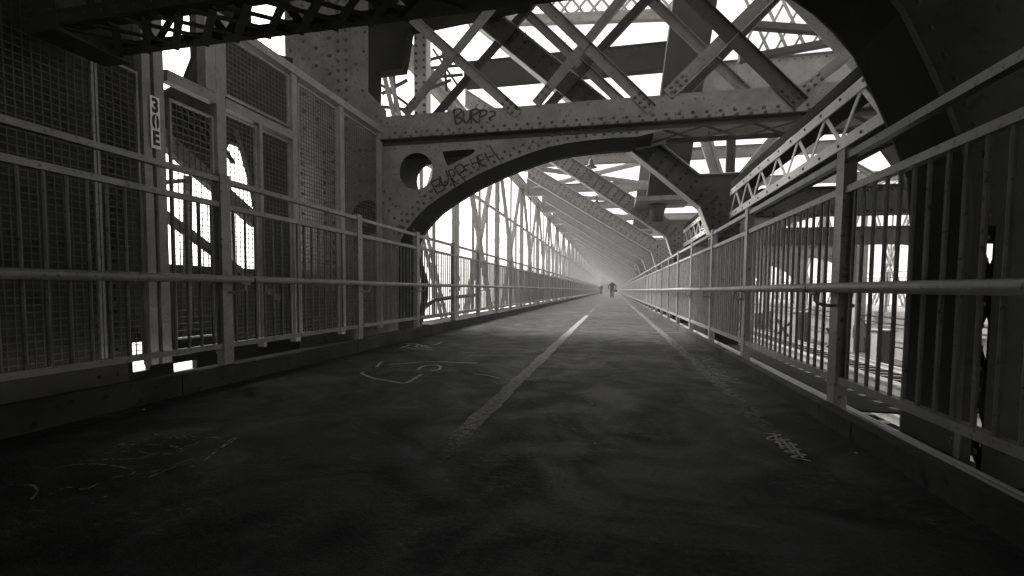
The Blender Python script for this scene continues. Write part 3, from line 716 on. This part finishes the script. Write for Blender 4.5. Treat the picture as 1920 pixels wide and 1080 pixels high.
# ------------------------------------------------------------------ cross frames with sloping girders
ordn = ['nearest', 'second', 'third', 'fourth', 'fifth', 'sixth', 'seventh', 'eighth']
XK = 2.75
def cross_frame(k):
    Y = BY(k); slope = 0.87 if k == 0 else (0.68 if k == 1 else 0.62)
    zk = 2.47 if k == 0 else 2.58
    if k < 8: lab = '%s sloping riveted girder frame beyond the arch, counted from the arch' % ordn[k]
    else: lab = 'one of the small far sloping girder frames merging into the distance'
    root = empty('cross_frame', (1.9, Y, -1.75), lab, 'girder frame', 'sloping girder frames over the path')
    B, C = (1.66, zk), (1.90, 1.86); th = 0.62 if k == 0 else (0.60 if k < 2 else (0.7 if k < 4 else 0.95))
    xa = -5.35 if k else -3.9
    Al = (xa, zk+slope*(1.66-xa)); Au = (xa, Al[1]+th)
    xu = 2.05; zu = 3.12
    # upper edge meets the gusset top
    su = slope; zu_line = lambda x: Al[1]+th-su*(x-xa)
    xu = xa+(Al[1]+th-zu)/su
    lower = [Al, (-4.75, zk+slope*(1.66+4.75)), B] if k else [Al, B]
    poly = [Al]+([( -4.2, Al[1]-0.35), (-4.2, zk+slope*(1.66+4.2))] if k > 1 else [])+[B, C, (XK, C[1]), (XK, zu), (xu, zu), Au]
    if k > 1: poly[0] = (xa, Al[1]-0.35)
    web = MB(); web.plate(poly, [], Y-0.01, Y+0.01)
    sgn = Vector((1, 0, -slope)).normalized(); nn = Vector((slope, 0, 1)).normalized()
    if k < 3:
        st = 0.16 if k < 3 else 0.26
        for o in ((0.09, 0.2) if k else (0.1, 0.22)):
            for base in (0, 1):
                a = Vector((xa+0.3, Y-0.01, Al[1]-slope*0.3)); L_ = (1.45-xa)/sgn.x
                off = nn*o if base == 0 else nn*(th*sgn.x-o)
                web.rivets(a+off, a+off+sgn*L_, st*1.6, (0, -1, 0), 0.036 if k < 4 else 0.04)
        for i in range(7):
            for j in range(6): 
                x, z = 1.95+0.12*i, 1.95+0.17*j+(0.08 if i % 2 else 0)
                if z < 3.05 and x < XK-0.05 and z < zu_line(x)-.05 : web.rivet((x, Y-0.01, z), (0, -1, 0), 0.036)
    g_ = web.build('sloping_girder', 'darksteel' if k == 0 else ('steel' if k == 1 else 'frame'), root)  # tone steps from dark to pale with distance: shade put into colour
    fl = MB(); dn = Vector((sgn.x, 0, sgn.z))
    lo0 = Al if k <= 1 else (-4.2, zk+slope*(1.66+4.2))
    pr = [lo0, B, C]
    fl.strip(list(reversed(pr)), Y-0.16, Y-0.012, 0.018); fl.strip(list(reversed(pr)), Y+0.012, Y+0.16, 0.018)
    fu = [Au, (xu, zu), (XK, zu)]
    fl.strip(fu, Y-0.14, Y-0.012, 0.016); fl.strip(fu, Y+0.012, Y+0.14, 0.016)
    if k > 1:
        fl.box(xa, -4.2, Y-0.16, Y+0.16, Al[1]-0.37, Al[1]-0.352); fl.box(xa-0.02, xa-0.002, Y-0.2, Y+0.2, Al[1]-0.37, Au[1])
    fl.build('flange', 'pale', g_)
    cl = MB(); zc0 = C[1]-0.004
    for x0, x1 in ((1.90, 1.918), (2.40, 2.418)): cl.box(x0, x1, Y-0.24, Y+0.24, -1.75, zc0)
    for y0, y1 in ((Y-0.262, Y-0.242), (Y+0.242, Y+0.262)): cl.box(1.90, 2.418, y0, y1, -1.75, zc0)
    if k < 4:
        for x in (1.97, 2.1, 2.22, 2.35): cl.rivets((x, Y-0.262, -1.5), (x, Y-0.262, 1.8), 0.17, (0, -1, 0), 0.022)
    cl.build('column', 'shadesteel', root)
    bm = MB(); bm.box(XK+0.004, 10.0, Y-0.01, Y+0.01, 2.28, 2.78)
    for z in (2.262, 2.782): bm.box(XK+0.004, 10.0, Y-0.15, Y+0.15, z, z+0.016)
    if k < 5:
        for z in (2.34, 2.72): bm.rivets((XK+0.1, Y-0.01, z), (9.9, Y-0.01, z), 0.2, (0, -1, 0), 0.034)
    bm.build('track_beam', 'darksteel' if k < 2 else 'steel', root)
    c2 = MB(); c2.box(10.004, 10.4, Y-0.2, Y+0.2, -1.75, 3.1); c2.box(9.95, 10.45, Y-0.24, Y-0.204, -1.15, -0.6)
    c2.build('column', 'steel', root)
    kb = MB(); kb.plate([(2.43, 2.255), (3.9, 2.255)]+[(3.9-1.45*math.sin(a*math.pi/16), 2.255-1.5+1.5*math.cos(a*math.pi/16)-0.02) for a in range(1, 8)]+[(2.43, 0.75)], [], Y-0.03, Y+0.03); kb.build('knee_brace', 'steel', root)
    kb = MB(); kb.plate([(9.99, 2.255), (8.4, 2.255)]+[(8.4+1.57*math.sin(a*math.pi/16), 2.255-1.6+1.6*math.cos(a*math.pi/16)-0.02) for a in range(1, 8)]+[(9.99, 0.6)], [], Y-0.03, Y+0.03); kb.build('knee_brace', 'steel', root)
    if k < 8:
        kb = MB(); kb.bar((9.9, Y-0.1, -0.7), (8.9, Y-0.1, -1.74), 0.12, 0.12); kb.bar((9.0, Y-0.1, -0.75), (9.6, Y-0.1, -1.74), 0.10, 0.10); kb.build('track_side_brace', 'darksteel', root)
    return root
for k in range(26): cross_frame(k)

# overhead cross girders
for k in range(1, 26):
    Y = BY(k)
    if k == 1:
        segs = [(-5.5, 2.0, 8.15, 9.0, 'shadesteel', 'deep dark overhead girder seen through the bracing above the arch'), (2.02, 15.8, 6.95, 8.2, 'steel', 'deep pale overhead plate girder at the upper right')]
    else:
        segs = [(-5.5, 15.8, 6.82, 7.28, 'steel', '%s overhead cross girder above the path, seen past the arch' % (ordn[k-2]) if k < 8 else 'one of the small far overhead cross girders above the path')]
    for x0, x1, z0, z1, mt, lab in segs:
        mb = MB(); mb.box(x0, x1, Y+0.30, Y+0.33, z0, z1)
        for z in (z0-0.018, z1+0.002): mb.box(x0, x1, Y+0.15, Y+0.48, z, z+0.016)
        if k < 5:
            mb.rivets((x0+.1, Y+0.30, z1-0.07), (x1-.1, Y+0.30, z1-0.07), 0.22, (0, -1, 0), 0.03)
        tag(mb.build('overhead_girder', mt), lab, 'girder', 'overhead cross girders')
# laced lateral members between the girders
lat = [(1, -5.2, 2.0), (2, 2.0, -5.2), (2, -5.0, 2.2), (3, -5.2, 2.0), (3, 2.0, -5.2), (4, -5.2, 2.0), (5, 2.0, -5.2)]
latlab = ['laced diagonal overhead strut between the first two cross girders', 'laced overhead strut slanting right to left behind second girder', 'laced overhead strut slanting left to right behind second girder',
          'laced overhead strut slanting left to right behind third girder', 'laced overhead strut slanting right to left behind third girder', 'laced overhead strut behind fourth cross girder', 'laced overhead strut behind fifth cross girder']
for (k, xa, xb_), lb in zip(lat, latlab):
    o = laced((xa, BY(k)+0.55, 7.0), (xb_, BY(k+1)+0.1, 7.0), 0.42, 0.16, (0, 0, 1), 0.34, 'steel', None, 'lateral_strut')
    tag(o, lb, 'strut', 'laced overhead struts')
# high lateral lattice at the top right, and high beams
def hi(px, Y, w, name, lab, mat='steel', hgt=0.2):
    a, b = atY(px[0], px[1], Y), atY(px[2], px[3], Y); mb = MB(); mb.bar(a, b, w, hgt); mb.bar(a+Vector((0, w*0.8, 0)), b+Vector((0, w*0.8, 0)), w*0.4, hgt*0.3)
    tag(mb.build(name, mat), lab, 'beam')
hi((880, 42, 1262, 28), 18.5, 0.25, 'high_beam', 'thin dark high beam crossing the sky at top centre', 'steel', 0.35)
hi((1385, 46, 1600, 62), 13.4, 0.2, 'high_beam', 'upper dark beam of the lattice at top right', 'darksteel', 0.16)
hi((1385, 112, 1600, 72), 13.0, 0.2, 'high_beam', 'lower slanting dark beam of the lattice at top right', 'darksteel', 0.14)
mb = MB()
for i in range(8):
    mb.bar(atY(1385+34*i, -30, 14.2), atY(1445+34*i, 104-5*i, 14.0), 0.05, 0.06); mb.bar(atY(1455+34*i, -30, 14.26), atY(1385+34*i, 106-5*i, 14.06), 0.05, 0.06)
tag(mb.build('sky_lattice', 'frame'), 'open pale criss-cross lattice against the sky at top right', 'lattice')
mb = MB()
for i in range(9):
    mb.bar(atY(1010+28*i, 42-i, 19.2), atY(1050+28*i, -10, 19.2), 0.05, 0.09); mb.bar(atY(1050+28*i, 42-i, 19.26), atY(1010+28*i, -10, 19.26), 0.05, 0.09)
tag(mb.build('sky_lattice', 'frame'), 'open pale criss-cross lattice against the sky at top centre', 'lattice')
# suspender ropes
for i, x in enumerate((962, 972, 985, 1000, 1060, 1075)):
    a = atY(x, 130, 24); mb = MB(); mb.tube([a, a+Vector((0, 0, 8))], 0.025, 6)
    tag(mb.build('suspender_rope', 'frame'), 'thin vertical suspender rope against the sky above the arch beam', 'rope', 'suspender ropes above the arch')
# leaning dark strut with its foot plate
LY = 15.0
root = empty('leaning_column', atY(1250, 372, LY), 'wide dark leaning steel column hanging behind the arch beam, with a foot plate', 'column')
mb = MB(); mb.plate([xz(atY(x, y, LY)) for x, y in [(1214, 366), (1284, 366), (1352, -40), (1268, -40)]], [], LY, LY+0.9)
mb.build('shaft', 'shadesteel', root)
mb = MB(); a, b = atY(1192, 370, LY-.2), atY(1296, 366, LY-.2); mb.bar(a+Vector((0, .65, -.06)), b+Vector((0, .65, -.06)), 1.5, 0.14); mb.build('foot_plate', 'steel', root)
mb = MB(); a, b = atY(1222, 378, LY), atY(1244, 378, LY); mb.tube([a+Vector((.2, .4, -.02)), a+Vector((.2, .4, -.55))], [0.28, 0.16], 12); mb.build('bearing', 'darksteel', root, True)
# small second one farther away
root = empty('leaning_column', atY(1190, 425, 29.8), 'smaller dark leaning column between the second and third girders', 'column')
mb = MB(); mb.plate([xz(atY(x, y, 29.8)) for x, y in [(1186, 428), (1222, 428), (1232, 300), (1202, 300)]], [], 29.8, 30.6); mb.build('shaft', 'darksteel', root)
mb = MB(); a, b = atY(1172, 430, 29.6), atY(1226, 428, 29.6); mb.bar(a+Vector((0, .6, -.1)), b+Vector((0, .6, -.1)), 1.4, 0.16); mb.build('foot_plate', 'steel', root)

# ------------------------------------------------------------------ right side lattice strut between near leg and first column
def side_strut(y0, y1, lab, X=2.2):
    root = empty('lattice_strut', (X, y0, 2.2), lab, 'strut')
    zt0 = atX(1500, 256, X).z; zb0 = atX(1500, 322, X).z
    for nm, z, s in (('upper_chord', zt0, 1), ('lower_chord', zb0, -1)):
        mb = MB(); mb.box(X-0.03, X-0.012, y0, y1, z-0.055, z+0.055); mb.box(X-0.010, X+0.02, y0, y1, z+s*0.045-0.005, z+s*0.045+0.005)
        mb.rivets((X-0.03, y0+.1, z+0.01*s), (X-0.03, y1-.1, z+0.01*s), 0.42, (-1, 0, 0), 0.018)
        mb.build(nm, 'pale', root)
    mb = MB(); mb.box(X-0.012, X+0.34, y0, y1, zb0-0.075, zb0-0.060); mb.box(X-0.012, X+0.34, y0, y1, zt0+0.058, zt0+0.07); mb.box(X-0.03, X-0.015, y0, y1, zt0+0.072, zt0+0.19)
    mb.build('cover_plate', 'shadesteel', root)
    mb = MB(); n = max(4, int((y1-y0)/0.36)); st = (y1-y0)/n
    for i in range(n):
        a, b = (zb0+0.03, zt0-0.03) if i % 2 else (zt0-0.03, zb0+0.03)
        mb.bar((X-0.006, y0+st*i, a), (X-0.006, y0+st*(i+1), b), 0.010, 0.05, (1, 0, 0))
    mb.build('lacing', 'pale', root)
    mb = MB()
    for i in range(n):
        a, b = (X+0.02, X+0.24) if i % 2 else (X+0.24, X+0.02)
        mb.bar((a, y0+st*i, zb0-0.09), (b, y0+st*(i+1), zb0-0.09), 0.010, 0.05, (0, 0, 1))
    mb.build('bottom_lacing', 'darksteel', root)
side_strut(3.45, 9.82, 'pale lattice strut rising over the right railing, between near leg and first column')
side_strut(10.4, 16.0, 'lattice strut behind the first column, along the track side')

for (x0, y0, x1, y1, wd, Y, mt, lb) in ((1312, 225, 1352, 352, 0.30, 13.2, 'frame', 'pale wide slanting brace over the tracks, just right of the dark leaning column'),
        (1372, 215, 1368, 352, 0.22, 13.4, 'darksteel', 'dark upright brace over the tracks, between two slanting ones'),
        (1478, 225, 1372, 352, 0.22, 13.6, 'frame', 'pale brace slanting down left behind the lattice strut'),
        (1516, 230, 1416, 352, 0.16, 13.9, 'steel', 'grey brace slanting down left, right of the paler one'),
        (1632, 225, 1725, 352, 0.26, 9.2, 'darksteel', 'dark double brace slanting down right beside the near leg'),
        (1560, 285, 1640, 330, 0.14, 15.5, 'frame', 'pale small brace above the right railing')):
    a, b = atY(x0, y0, Y), atY(x1, y1, Y); sd = (a-b).normalized().cross(Vector((0, 1, 0))).normalized(); mb = MB()
    mb.bar(a+sd*wd*0.36, b+sd*wd*0.36, 0.1, wd*0.28); mb.bar(a-sd*wd*0.36, b-sd*wd*0.36, 0.1, wd*0.28); mb.bar(a, b, 0.02, wd*0.42)
    tag(mb.build('track_brace', mt), lb, 'brace', 'braces over the tracks')

mb = MB()
for (x0, y0, x1, y1) in ((806, 112, 850, 100), (800, 128, 872, 122), (798, 146, 868, 140), (806, 166, 846, 150), (812, 92, 858, 160), (848, 96, 806, 168), (830, 90, 838, 172)):
    mb.bar(atY(x0, y0, 12.4), atY(x1, y1, 12.6), 0.07, 0.06)
tag(mb.build('small_struts', 'darksteel'), 'tangle of small dark struts above the beam, right of the pale riveted post', 'struts')
mb = MB()
for (x0, y0, x1, y1) in ((716, 160, 764, 196), (716, 176, 764, 150), (738, 140, 742, 208), (716, 200, 764, 206)):
    mb.bar(atY(x0, y0, 11.6), atY(x1, y1, 11.7), 0.07, 0.07)
tag(mb.build('small_struts', 'darksteel'), 'few crossing dark struts above the beam, left of the pale riveted post', 'struts')

# ------------------------------------------------------------------ tracks and the far railing
for x, lab in ((3.7, 'steel rail of the nearer track, closest to the path'), (5.14, 'steel rail of the nearer track, far side'), (7.0, 'steel rail of the farther track, near side'), (8.44, 'steel rail of the farther track, far side')):
    mb = MB(); mb.box(x-0.065, x+0.065, -14, 300, -1.62, -1.60); mb.box(x-0.01, x+0.01, -14, 300, -1.598, -1.50); mb.box(x-0.035, x+0.035, -14, 300, -1.498, -1.46)
    tag(mb.build('track_rail', 'rail'), lab, 'rail', 'train track rails')
mb = MB(); y = -2.0
while y < 120: 
    mb.box(2.9, 9.2, y, y+0.22, -1.748, -1.622+random.uniform(-.02, 0)); y += 0.62
o = mb.build('railway_sleepers', 'ballast'); tag(o, 'weathered timber sleepers under the train track rails', 'sleepers', kind='stuff')
mb = MB(); mb.box(10.45, 10.6, -10, 300, -1.05, -0.55); mb.box(10.5, 10.55, -10, 300, -1.74, -1.052); mb.box(10.5, 10.78, -10, 300, -1.30, -1.25); mb.box(10.45, 10.75, -10, 300, -0.546, -0.52)
tag(mb.build('edge_girder', 'frame'), 'long pale girder along the far edge of the train tracks', 'girder')
mb = MB()
mb.box(5.9, 6.06, -6, 200, -1.5, -1.2); mb.box(5.86, 6.1, -6, 200, -1.197, -1.15)
tag(mb.build('third_rail_cover', 'rail'), 'long pale protection board between the two train tracks', 'board')
for i, (y, w_, h_) in enumerate(((18.6, 0.5, 1.2), (26.0, 0.7, 1.5), (33.0, 0.45, 1.1))):
    cb = empty('trackside_cabinet', (9.3, y, -1.75), ['small', 'larger', 'smallest far'][i]+' dark cabinet standing beside the far track, seen through the right railing', 'cabinet', 'cabinets beside the far track')
    MB().box(9.0, 9.5, y-w_/2, y+w_/2, -1.74, -1.74+h_).build('body', 'darksteel', cb)
    MB().box(8.96, 9.54, y-w_/2-.04, y+w_/2+.04, -1.738+h_, -1.70+h_).build('lid', 'rail', cb)
    MB().box(8.98, 8.997, y-w_/2+.06, y+w_/2-.06, -1.6, -1.85+h_).build('door', 'frame', cb)
for z, r_, lb in ((-0.15, 0.05, 'upper dark pipe running along the far side of the tracks'), (-0.38, 0.035, 'lower dark pipe running along the far side of the tracks')):
    mb = MB(); mb.tube([(10.3, -6+8*i, z) for i in range(22)], r_, 8); tag(mb.build('pipe', 'darksteel', None, True), lb, 'pipe', 'pipes along the far track')
fr = empty('far_railing', (11.0, 0, 0), 'pale thin railing of the footpath across the train tracks', 'railing')
for z in (0.25, 0.85, 1.4, 1.62): MB().box(10.98, 11.02, -6, 160, z-0.02, z+0.02).build('rail_bar', 'rail', fr)
for i in range(80): MB().box(10.96, 11.04, -6+2.0*i, -5.93+2.0*i, 0.0, 1.65).build('post', 'rail', fr)
mb = MB()
for i in range(600): mb.box(10.99, 11.01, -5+0.2*i, -4.98+0.2*i, 0.272, 1.378)
o = mb.build('balusters', 'rail', fr)

# ------------------------------------------------------------------ canvas bundles hung below the girders on the right
def bundle(k, x, z, s, lab, seed):
    rnd = random.Random(seed); Y = BY(k)-0.35
    root = empty('canvas_bundle', (x, Y, z), lab, 'bundle', 'roped canvas bundles over the right railing')
    mb = MB(); nu, nv = 20, 12; vs = []
    for j in range(nv+1):
        ph = math.pi*j/nv
        for i in range(nu):
            th = 2*math.pi*i/nu
            sxp = abs(math.cos(th))**0.7*math.copysign(1, math.cos(th)); syp = abs(math.sin(th))**0.7*math.copysign(1, math.sin(th))
            rr = math.sin(ph)**0.6*(1+0.04*math.sin(5*th+seed)+0.03*math.sin(9*ph+2*th)+rnd.uniform(-.02, .02))
            vs.append((x+s*0.78*rr*sxp, Y+s*0.42*rr*syp, z+s*0.68*math.copysign(abs(math.cos(ph))**0.75, math.cos(ph))-s*0.12*math.cos(th)*math.sin(ph)))
    fs = [(j*nu+i, j*nu+(i+1) % nu, (j+1)*nu+(i+1) % nu, (j+1)*nu+i) for j in range(nv) for i in range(nu)]
    mb.add(vs, fs); mb.build('tarp', 'canvas', root, True)
    rp = MB()
    for q in (-0.45, 0.1): rp.tube([(x+s*(0.83*math.cos(a*math.pi/8)), Y+s*0.47*math.sin(a*math.pi/8), z+s*(q-0.12*math.cos(a*math.pi/8))) for a in range(17)], 0.018*s, 6)
    rp.tube([(x+s*(0.3+0.33*math.cos(a*math.pi/9)), Y-s*0.42, z+s*(0.12+0.38*math.sin(a*math.pi/9))) for a in range(19)], 0.03*s, 6)
    for dx in (-.5, .5): rp.tube([(x+dx*s, Y, z+s*0.5), (x+dx*s*0.8, Y+.3, z+s*1.2)], 0.018*s, 6)
    rp.build('rope', 'rope', root, True)
for k, px, py, pw, lab in ((3, 1241, 471, 42, 'largest roped canvas bundle hung beside the right railing'), (4, 1217, 490, 30, 'middle roped canvas bundle hung beside the right railing'), (5, 1199, 503, 22, 'smallest roped canvas bundle hung beside the right railing')):
    c = atY(px, py, BY(k)-0.35); c2 = atY(px+pw/2, py, BY(k)-0.35); bundle(k, c.x, c.z, (c2.x-c.x)/0.78, lab, k*3)

# ------------------------------------------------------------------ hanging lamps
def lamp(px, py, Y, ztop, lab):
    c = atY(px, py, Y); root = empty('hanging_lamp', (c.x, c.y, c.z-0.2), lab, 'lamp', 'hanging bell lamps')
    MB().tube([(c.x, c.y, ztop), (c.x, c.y, c.z+0.16)], 0.022, 8).build('rod', 'darksteel', root, True)
    mb = MB(); mb.tube([(c.x, c.y, c.z+0.22), (c.x, c.y, c.z+0.15), (c.x, c.y, c.z+0.05), (c.x, c.y, c.z-0.08), (c.x, c.y, c.z-0.17)], [0.05, 0.09, 0.12, 0.16, 0.30], 16)
    mb.build('shade', 'darksteel', root, True)
    MB().tube([(c.x, c.y, c.z-0.175), (c.x, c.y, c.z-0.22), (c.x, c.y, c.z-0.25)], [0.1, 0.09, 0.04], 12).build('bulb', 'frame', root, True)
lamp(1108, 307, BY(2)-0.6, 7.9, 'dark bell lamp on a long rod just under the arch crown')
lamp(1119, 381, BY(3)-0.2, 6.8, 'smaller dark bell lamp hanging lower over the path, farther away')

# ------------------------------------------------------------------ cable hose by the arch foot
mb = MB(); X = -4.05
mb.tube([atX(x, y, X) for x, y in [(778, 455), (782, 480), (790, 505), (798, 530), (797, 560), (790, 590), (783, 618)]], 0.07, 10)
mb.tube([atX(x, y, X-0.1) for x, y in [(797, 575), (815, 562), (845, 558), (900, 552)]], 0.05, 8)
tag(mb.build('cable_hose', 'cable', None, True), 'thick dark cable curving down at the foot of the arch', 'cable')

mb = MB(); mb.box(-16, -4.2, 176, 180, -1, 24); mb.box(1.8, 8, 176, 180, -1, 24); mb.box(-4.2, 1.8, 176.5, 179.5, 3.0, 24); mb.box(-4.2, 1.8, 179.6, 180, 0, 3.0)  # made-up block, greys the bright gap where the path ends
tag(mb.build('far_end_block', 'steel'), 'pale hazy block added to close the bright far end of the path', 'added block')

# ------------------------------------------------------------------ people
def person(name, loc, sc, joints, edges, radii, lab, turn=0):
    me = bpy.data.meshes.new(name); me.from_pydata([Vector(j)*sc for j in joints], edges, [])
    o = bpy.data.objects.new(name, me); COL.objects.link(o)
    sk = o.modifiers.new('skin', 'SKIN'); sk.use_smooth_shade = True
    lay = me.skin_vertices[0].data if me.skin_vertices else None
    if lay is None:
        bpy.context.view_layer.objects.active = o
        lay = me.skin_vertices[0].data
    for i, r in enumerate(radii):
        rx, ry = r if isinstance(r, tuple) else (r, r); lay[i].radius = (rx*sc, ry*sc)
    lay[0].use_root = True
    o.modifiers.new('sub', 'SUBSURF').levels = 2
    dg = bpy.context.evaluated_depsgraph_get(); nm = bpy.data.meshes.new_from_object(o.evaluated_get(dg))
    bpy.data.objects.remove(o); nm.name = name
    nm.materials.clear(); nm.materials.append(M['cloth']); nm.materials.append(M['skin'])
    head = joints[HEAD][2]*sc-0.07
    for p in nm.polygons:
        p.material_index = 1 if (p.center.z > head and p.center.y < joints[HEAD][1]*sc+0.04) else 0
        if p.center.z < 0.86*sc and abs(p.center.x) > 0.24*sc: p.material_index = 1
    ob = bpy.data.objects.new(name, nm); COL.objects.link(ob); ob.location = loc; ob.rotation_euler = (0, 0, turn)
    tag(ob, lab, 'person')
    return ob
HEAD = 4
def body(stride, elbow_out=0.0):
    J = [(0, 0, 0.98), (0, 0.01, 1.15), (0, 0.0, 1.38), (0, -0.01, 1.52), (0, -0.03, 1.64), (0, -0.03, 1.74)]
    E = [(0, 1), (1, 2), (2, 3), (3, 4), (4, 5)]; Rr = [(0.19, 0.14), (0.19, 0.14), (0.22, 0.13), 0.06, 0.095, 0.08]
    for s in (-1, 1):
        st = stride*s; b = len(J)
        J += [(s*0.10, 0, 0.90), (s*0.10, -st*0.5-0.04, 0.50), (s*0.10, -st*0.9+(0.12 if st < 0 else 0), 0.10), (s*0.11, -st*0.9+(0.12 if st < 0 else 0)-0.15, 0.05)]
        E += [(0, b), (b, b+1), (b+1, b+2), (b+2, b+3)]; Rr += [0.11, 0.085, 0.065, 0.055]
        b = len(J); ar = -st*0.6
        J += [(s*0.19, 0, 1.42), (s*(0.27+elbow_out), ar*0.3+0.05, 1.16), (s*(0.27+elbow_out*0.6), -ar*0.2-0.10, 0.95), (s*(0.26+elbow_out*0.5), -ar*0.2-0.14, 0.86)]
        E += [(2, b), (b, b+1), (b+1, b+2), (b+2, b+3)]; Rr += [0.075, 0.055, 0.04, 0.04]
    return J, E, Rr
J, E, Rr = body(0.22, 0.12)
p = atZ(1147, 556.0, 0.0); p.y = 48.0; p.x = -3.0*0.978*48/F*0.978-0.0
person('person', (p.x, 48.0, 0), 1.0, J, E, Rr, 'person in dark coat walking towards the viewer down the middle of the path', 0)
J2, E2, R2 = body(0.12, 0.05)
person('person', (-2.15, 84.0, 0), 1.0, J2, E2, R2, 'person in dark hooded jacket by the left railing, farther away', 0)
mb = MB(); bx, by = p.x+0.36, 47.85
mb.tube([(bx, by, 0.62), (bx, by, 0.66), (bx, by, 0.82), (bx, by, 0.86)], [0.10, 0.15, 0.14, 0.05], 10); mb.tube([(bx-.08, by, 0.84), (bx-.03, by, 0.93), (bx+.03, by, 0.93), (bx+.08, by, 0.84)], 0.012, 6)
tag(mb.build('bag', 'cloth', None, True), 'dark hand bag held by the walking person', 'bag')

# ------------------------------------------------------------------ haze
HAZE = 0.0016
hz_ = MB(); hz_.box(-3600, 3600, -2600, 4600, -44.5, 16)
ho = hz_.build('haze', 'water'); tag(ho, 'thin pale haze over the bridge and river', 'haze', kind='stuff')
mt = bpy.data.materials.new('thin_haze'); mt.use_nodes = True; nt = mt.node_tree; nt.nodes.clear()
out = nt.nodes.new('ShaderNodeOutputMaterial'); vol = nt.nodes.new('ShaderNodeVolumePrincipled')
vol.inputs['Density'].default_value = HAZE; vol.inputs['Color'].default_value = (0.97, 0.965, 0.95, 1)
nt.links.new(vol.outputs[0], out.inputs['Volume']); ho.data.materials.clear(); ho.data.materials.append(mt)

# ------------------------------------------------------------------ light
S = Vector((-0.55, 0.42, 0.72)).normalized()
w = bpy.data.worlds.new('World'); scene.world = w; w.use_nodes = True; nt = w.node_tree
bg = nt.nodes['Background']; sky = nt.nodes.new('ShaderNodeTexSky'); sky.sky_type = 'NISHITA'; sky.sun_disc = False
sky.sun_elevation = math.asin(S.z); sky.sun_rotation = math.atan2(S.x, S.y) % (2*math.pi)
sky.air_density = 1.2; sky.dust_density = 3.0
bw = nt.nodes.new('ShaderNodeRGBToBW'); nt.links.new(sky.outputs[0], bw.inputs[0])
mx = nt.nodes.new('ShaderNodeMix'); mx.data_type = 'RGBA'; mx.blend_type = 'MULTIPLY'; mx.inputs[0].default_value = 1
nt.links.new(bw.outputs[0], mx.inputs[6]); mx.inputs[7].default_value = (1, 0.99, 0.97, 1)      # a black and white picture
nt.links.new(mx.outputs[2], bg.inputs['Color']); bg.inputs['Strength'].default_value = 0.15
sun = bpy.data.lights.new('sun', 'SUN'); sun.energy = 3.3; sun.angle = R(32.0); sun.color = (1, 0.985, 0.95)
so = bpy.data.objects.new('sun', sun); COL.objects.link(so); so.rotation_euler = S.to_track_quat('Z', 'Y').to_euler()
vs = scene.view_settings; vs.view_transform = 'Standard'; vs.look = 'None'; vs.gamma = 1.0; vs.exposure = 1.5
scene.cycles.max_bounces = 6; scene.cycles.diffuse_bounces = 3; scene.cycles.volume_bounces = 1
scene.cycles.use_denoising = True
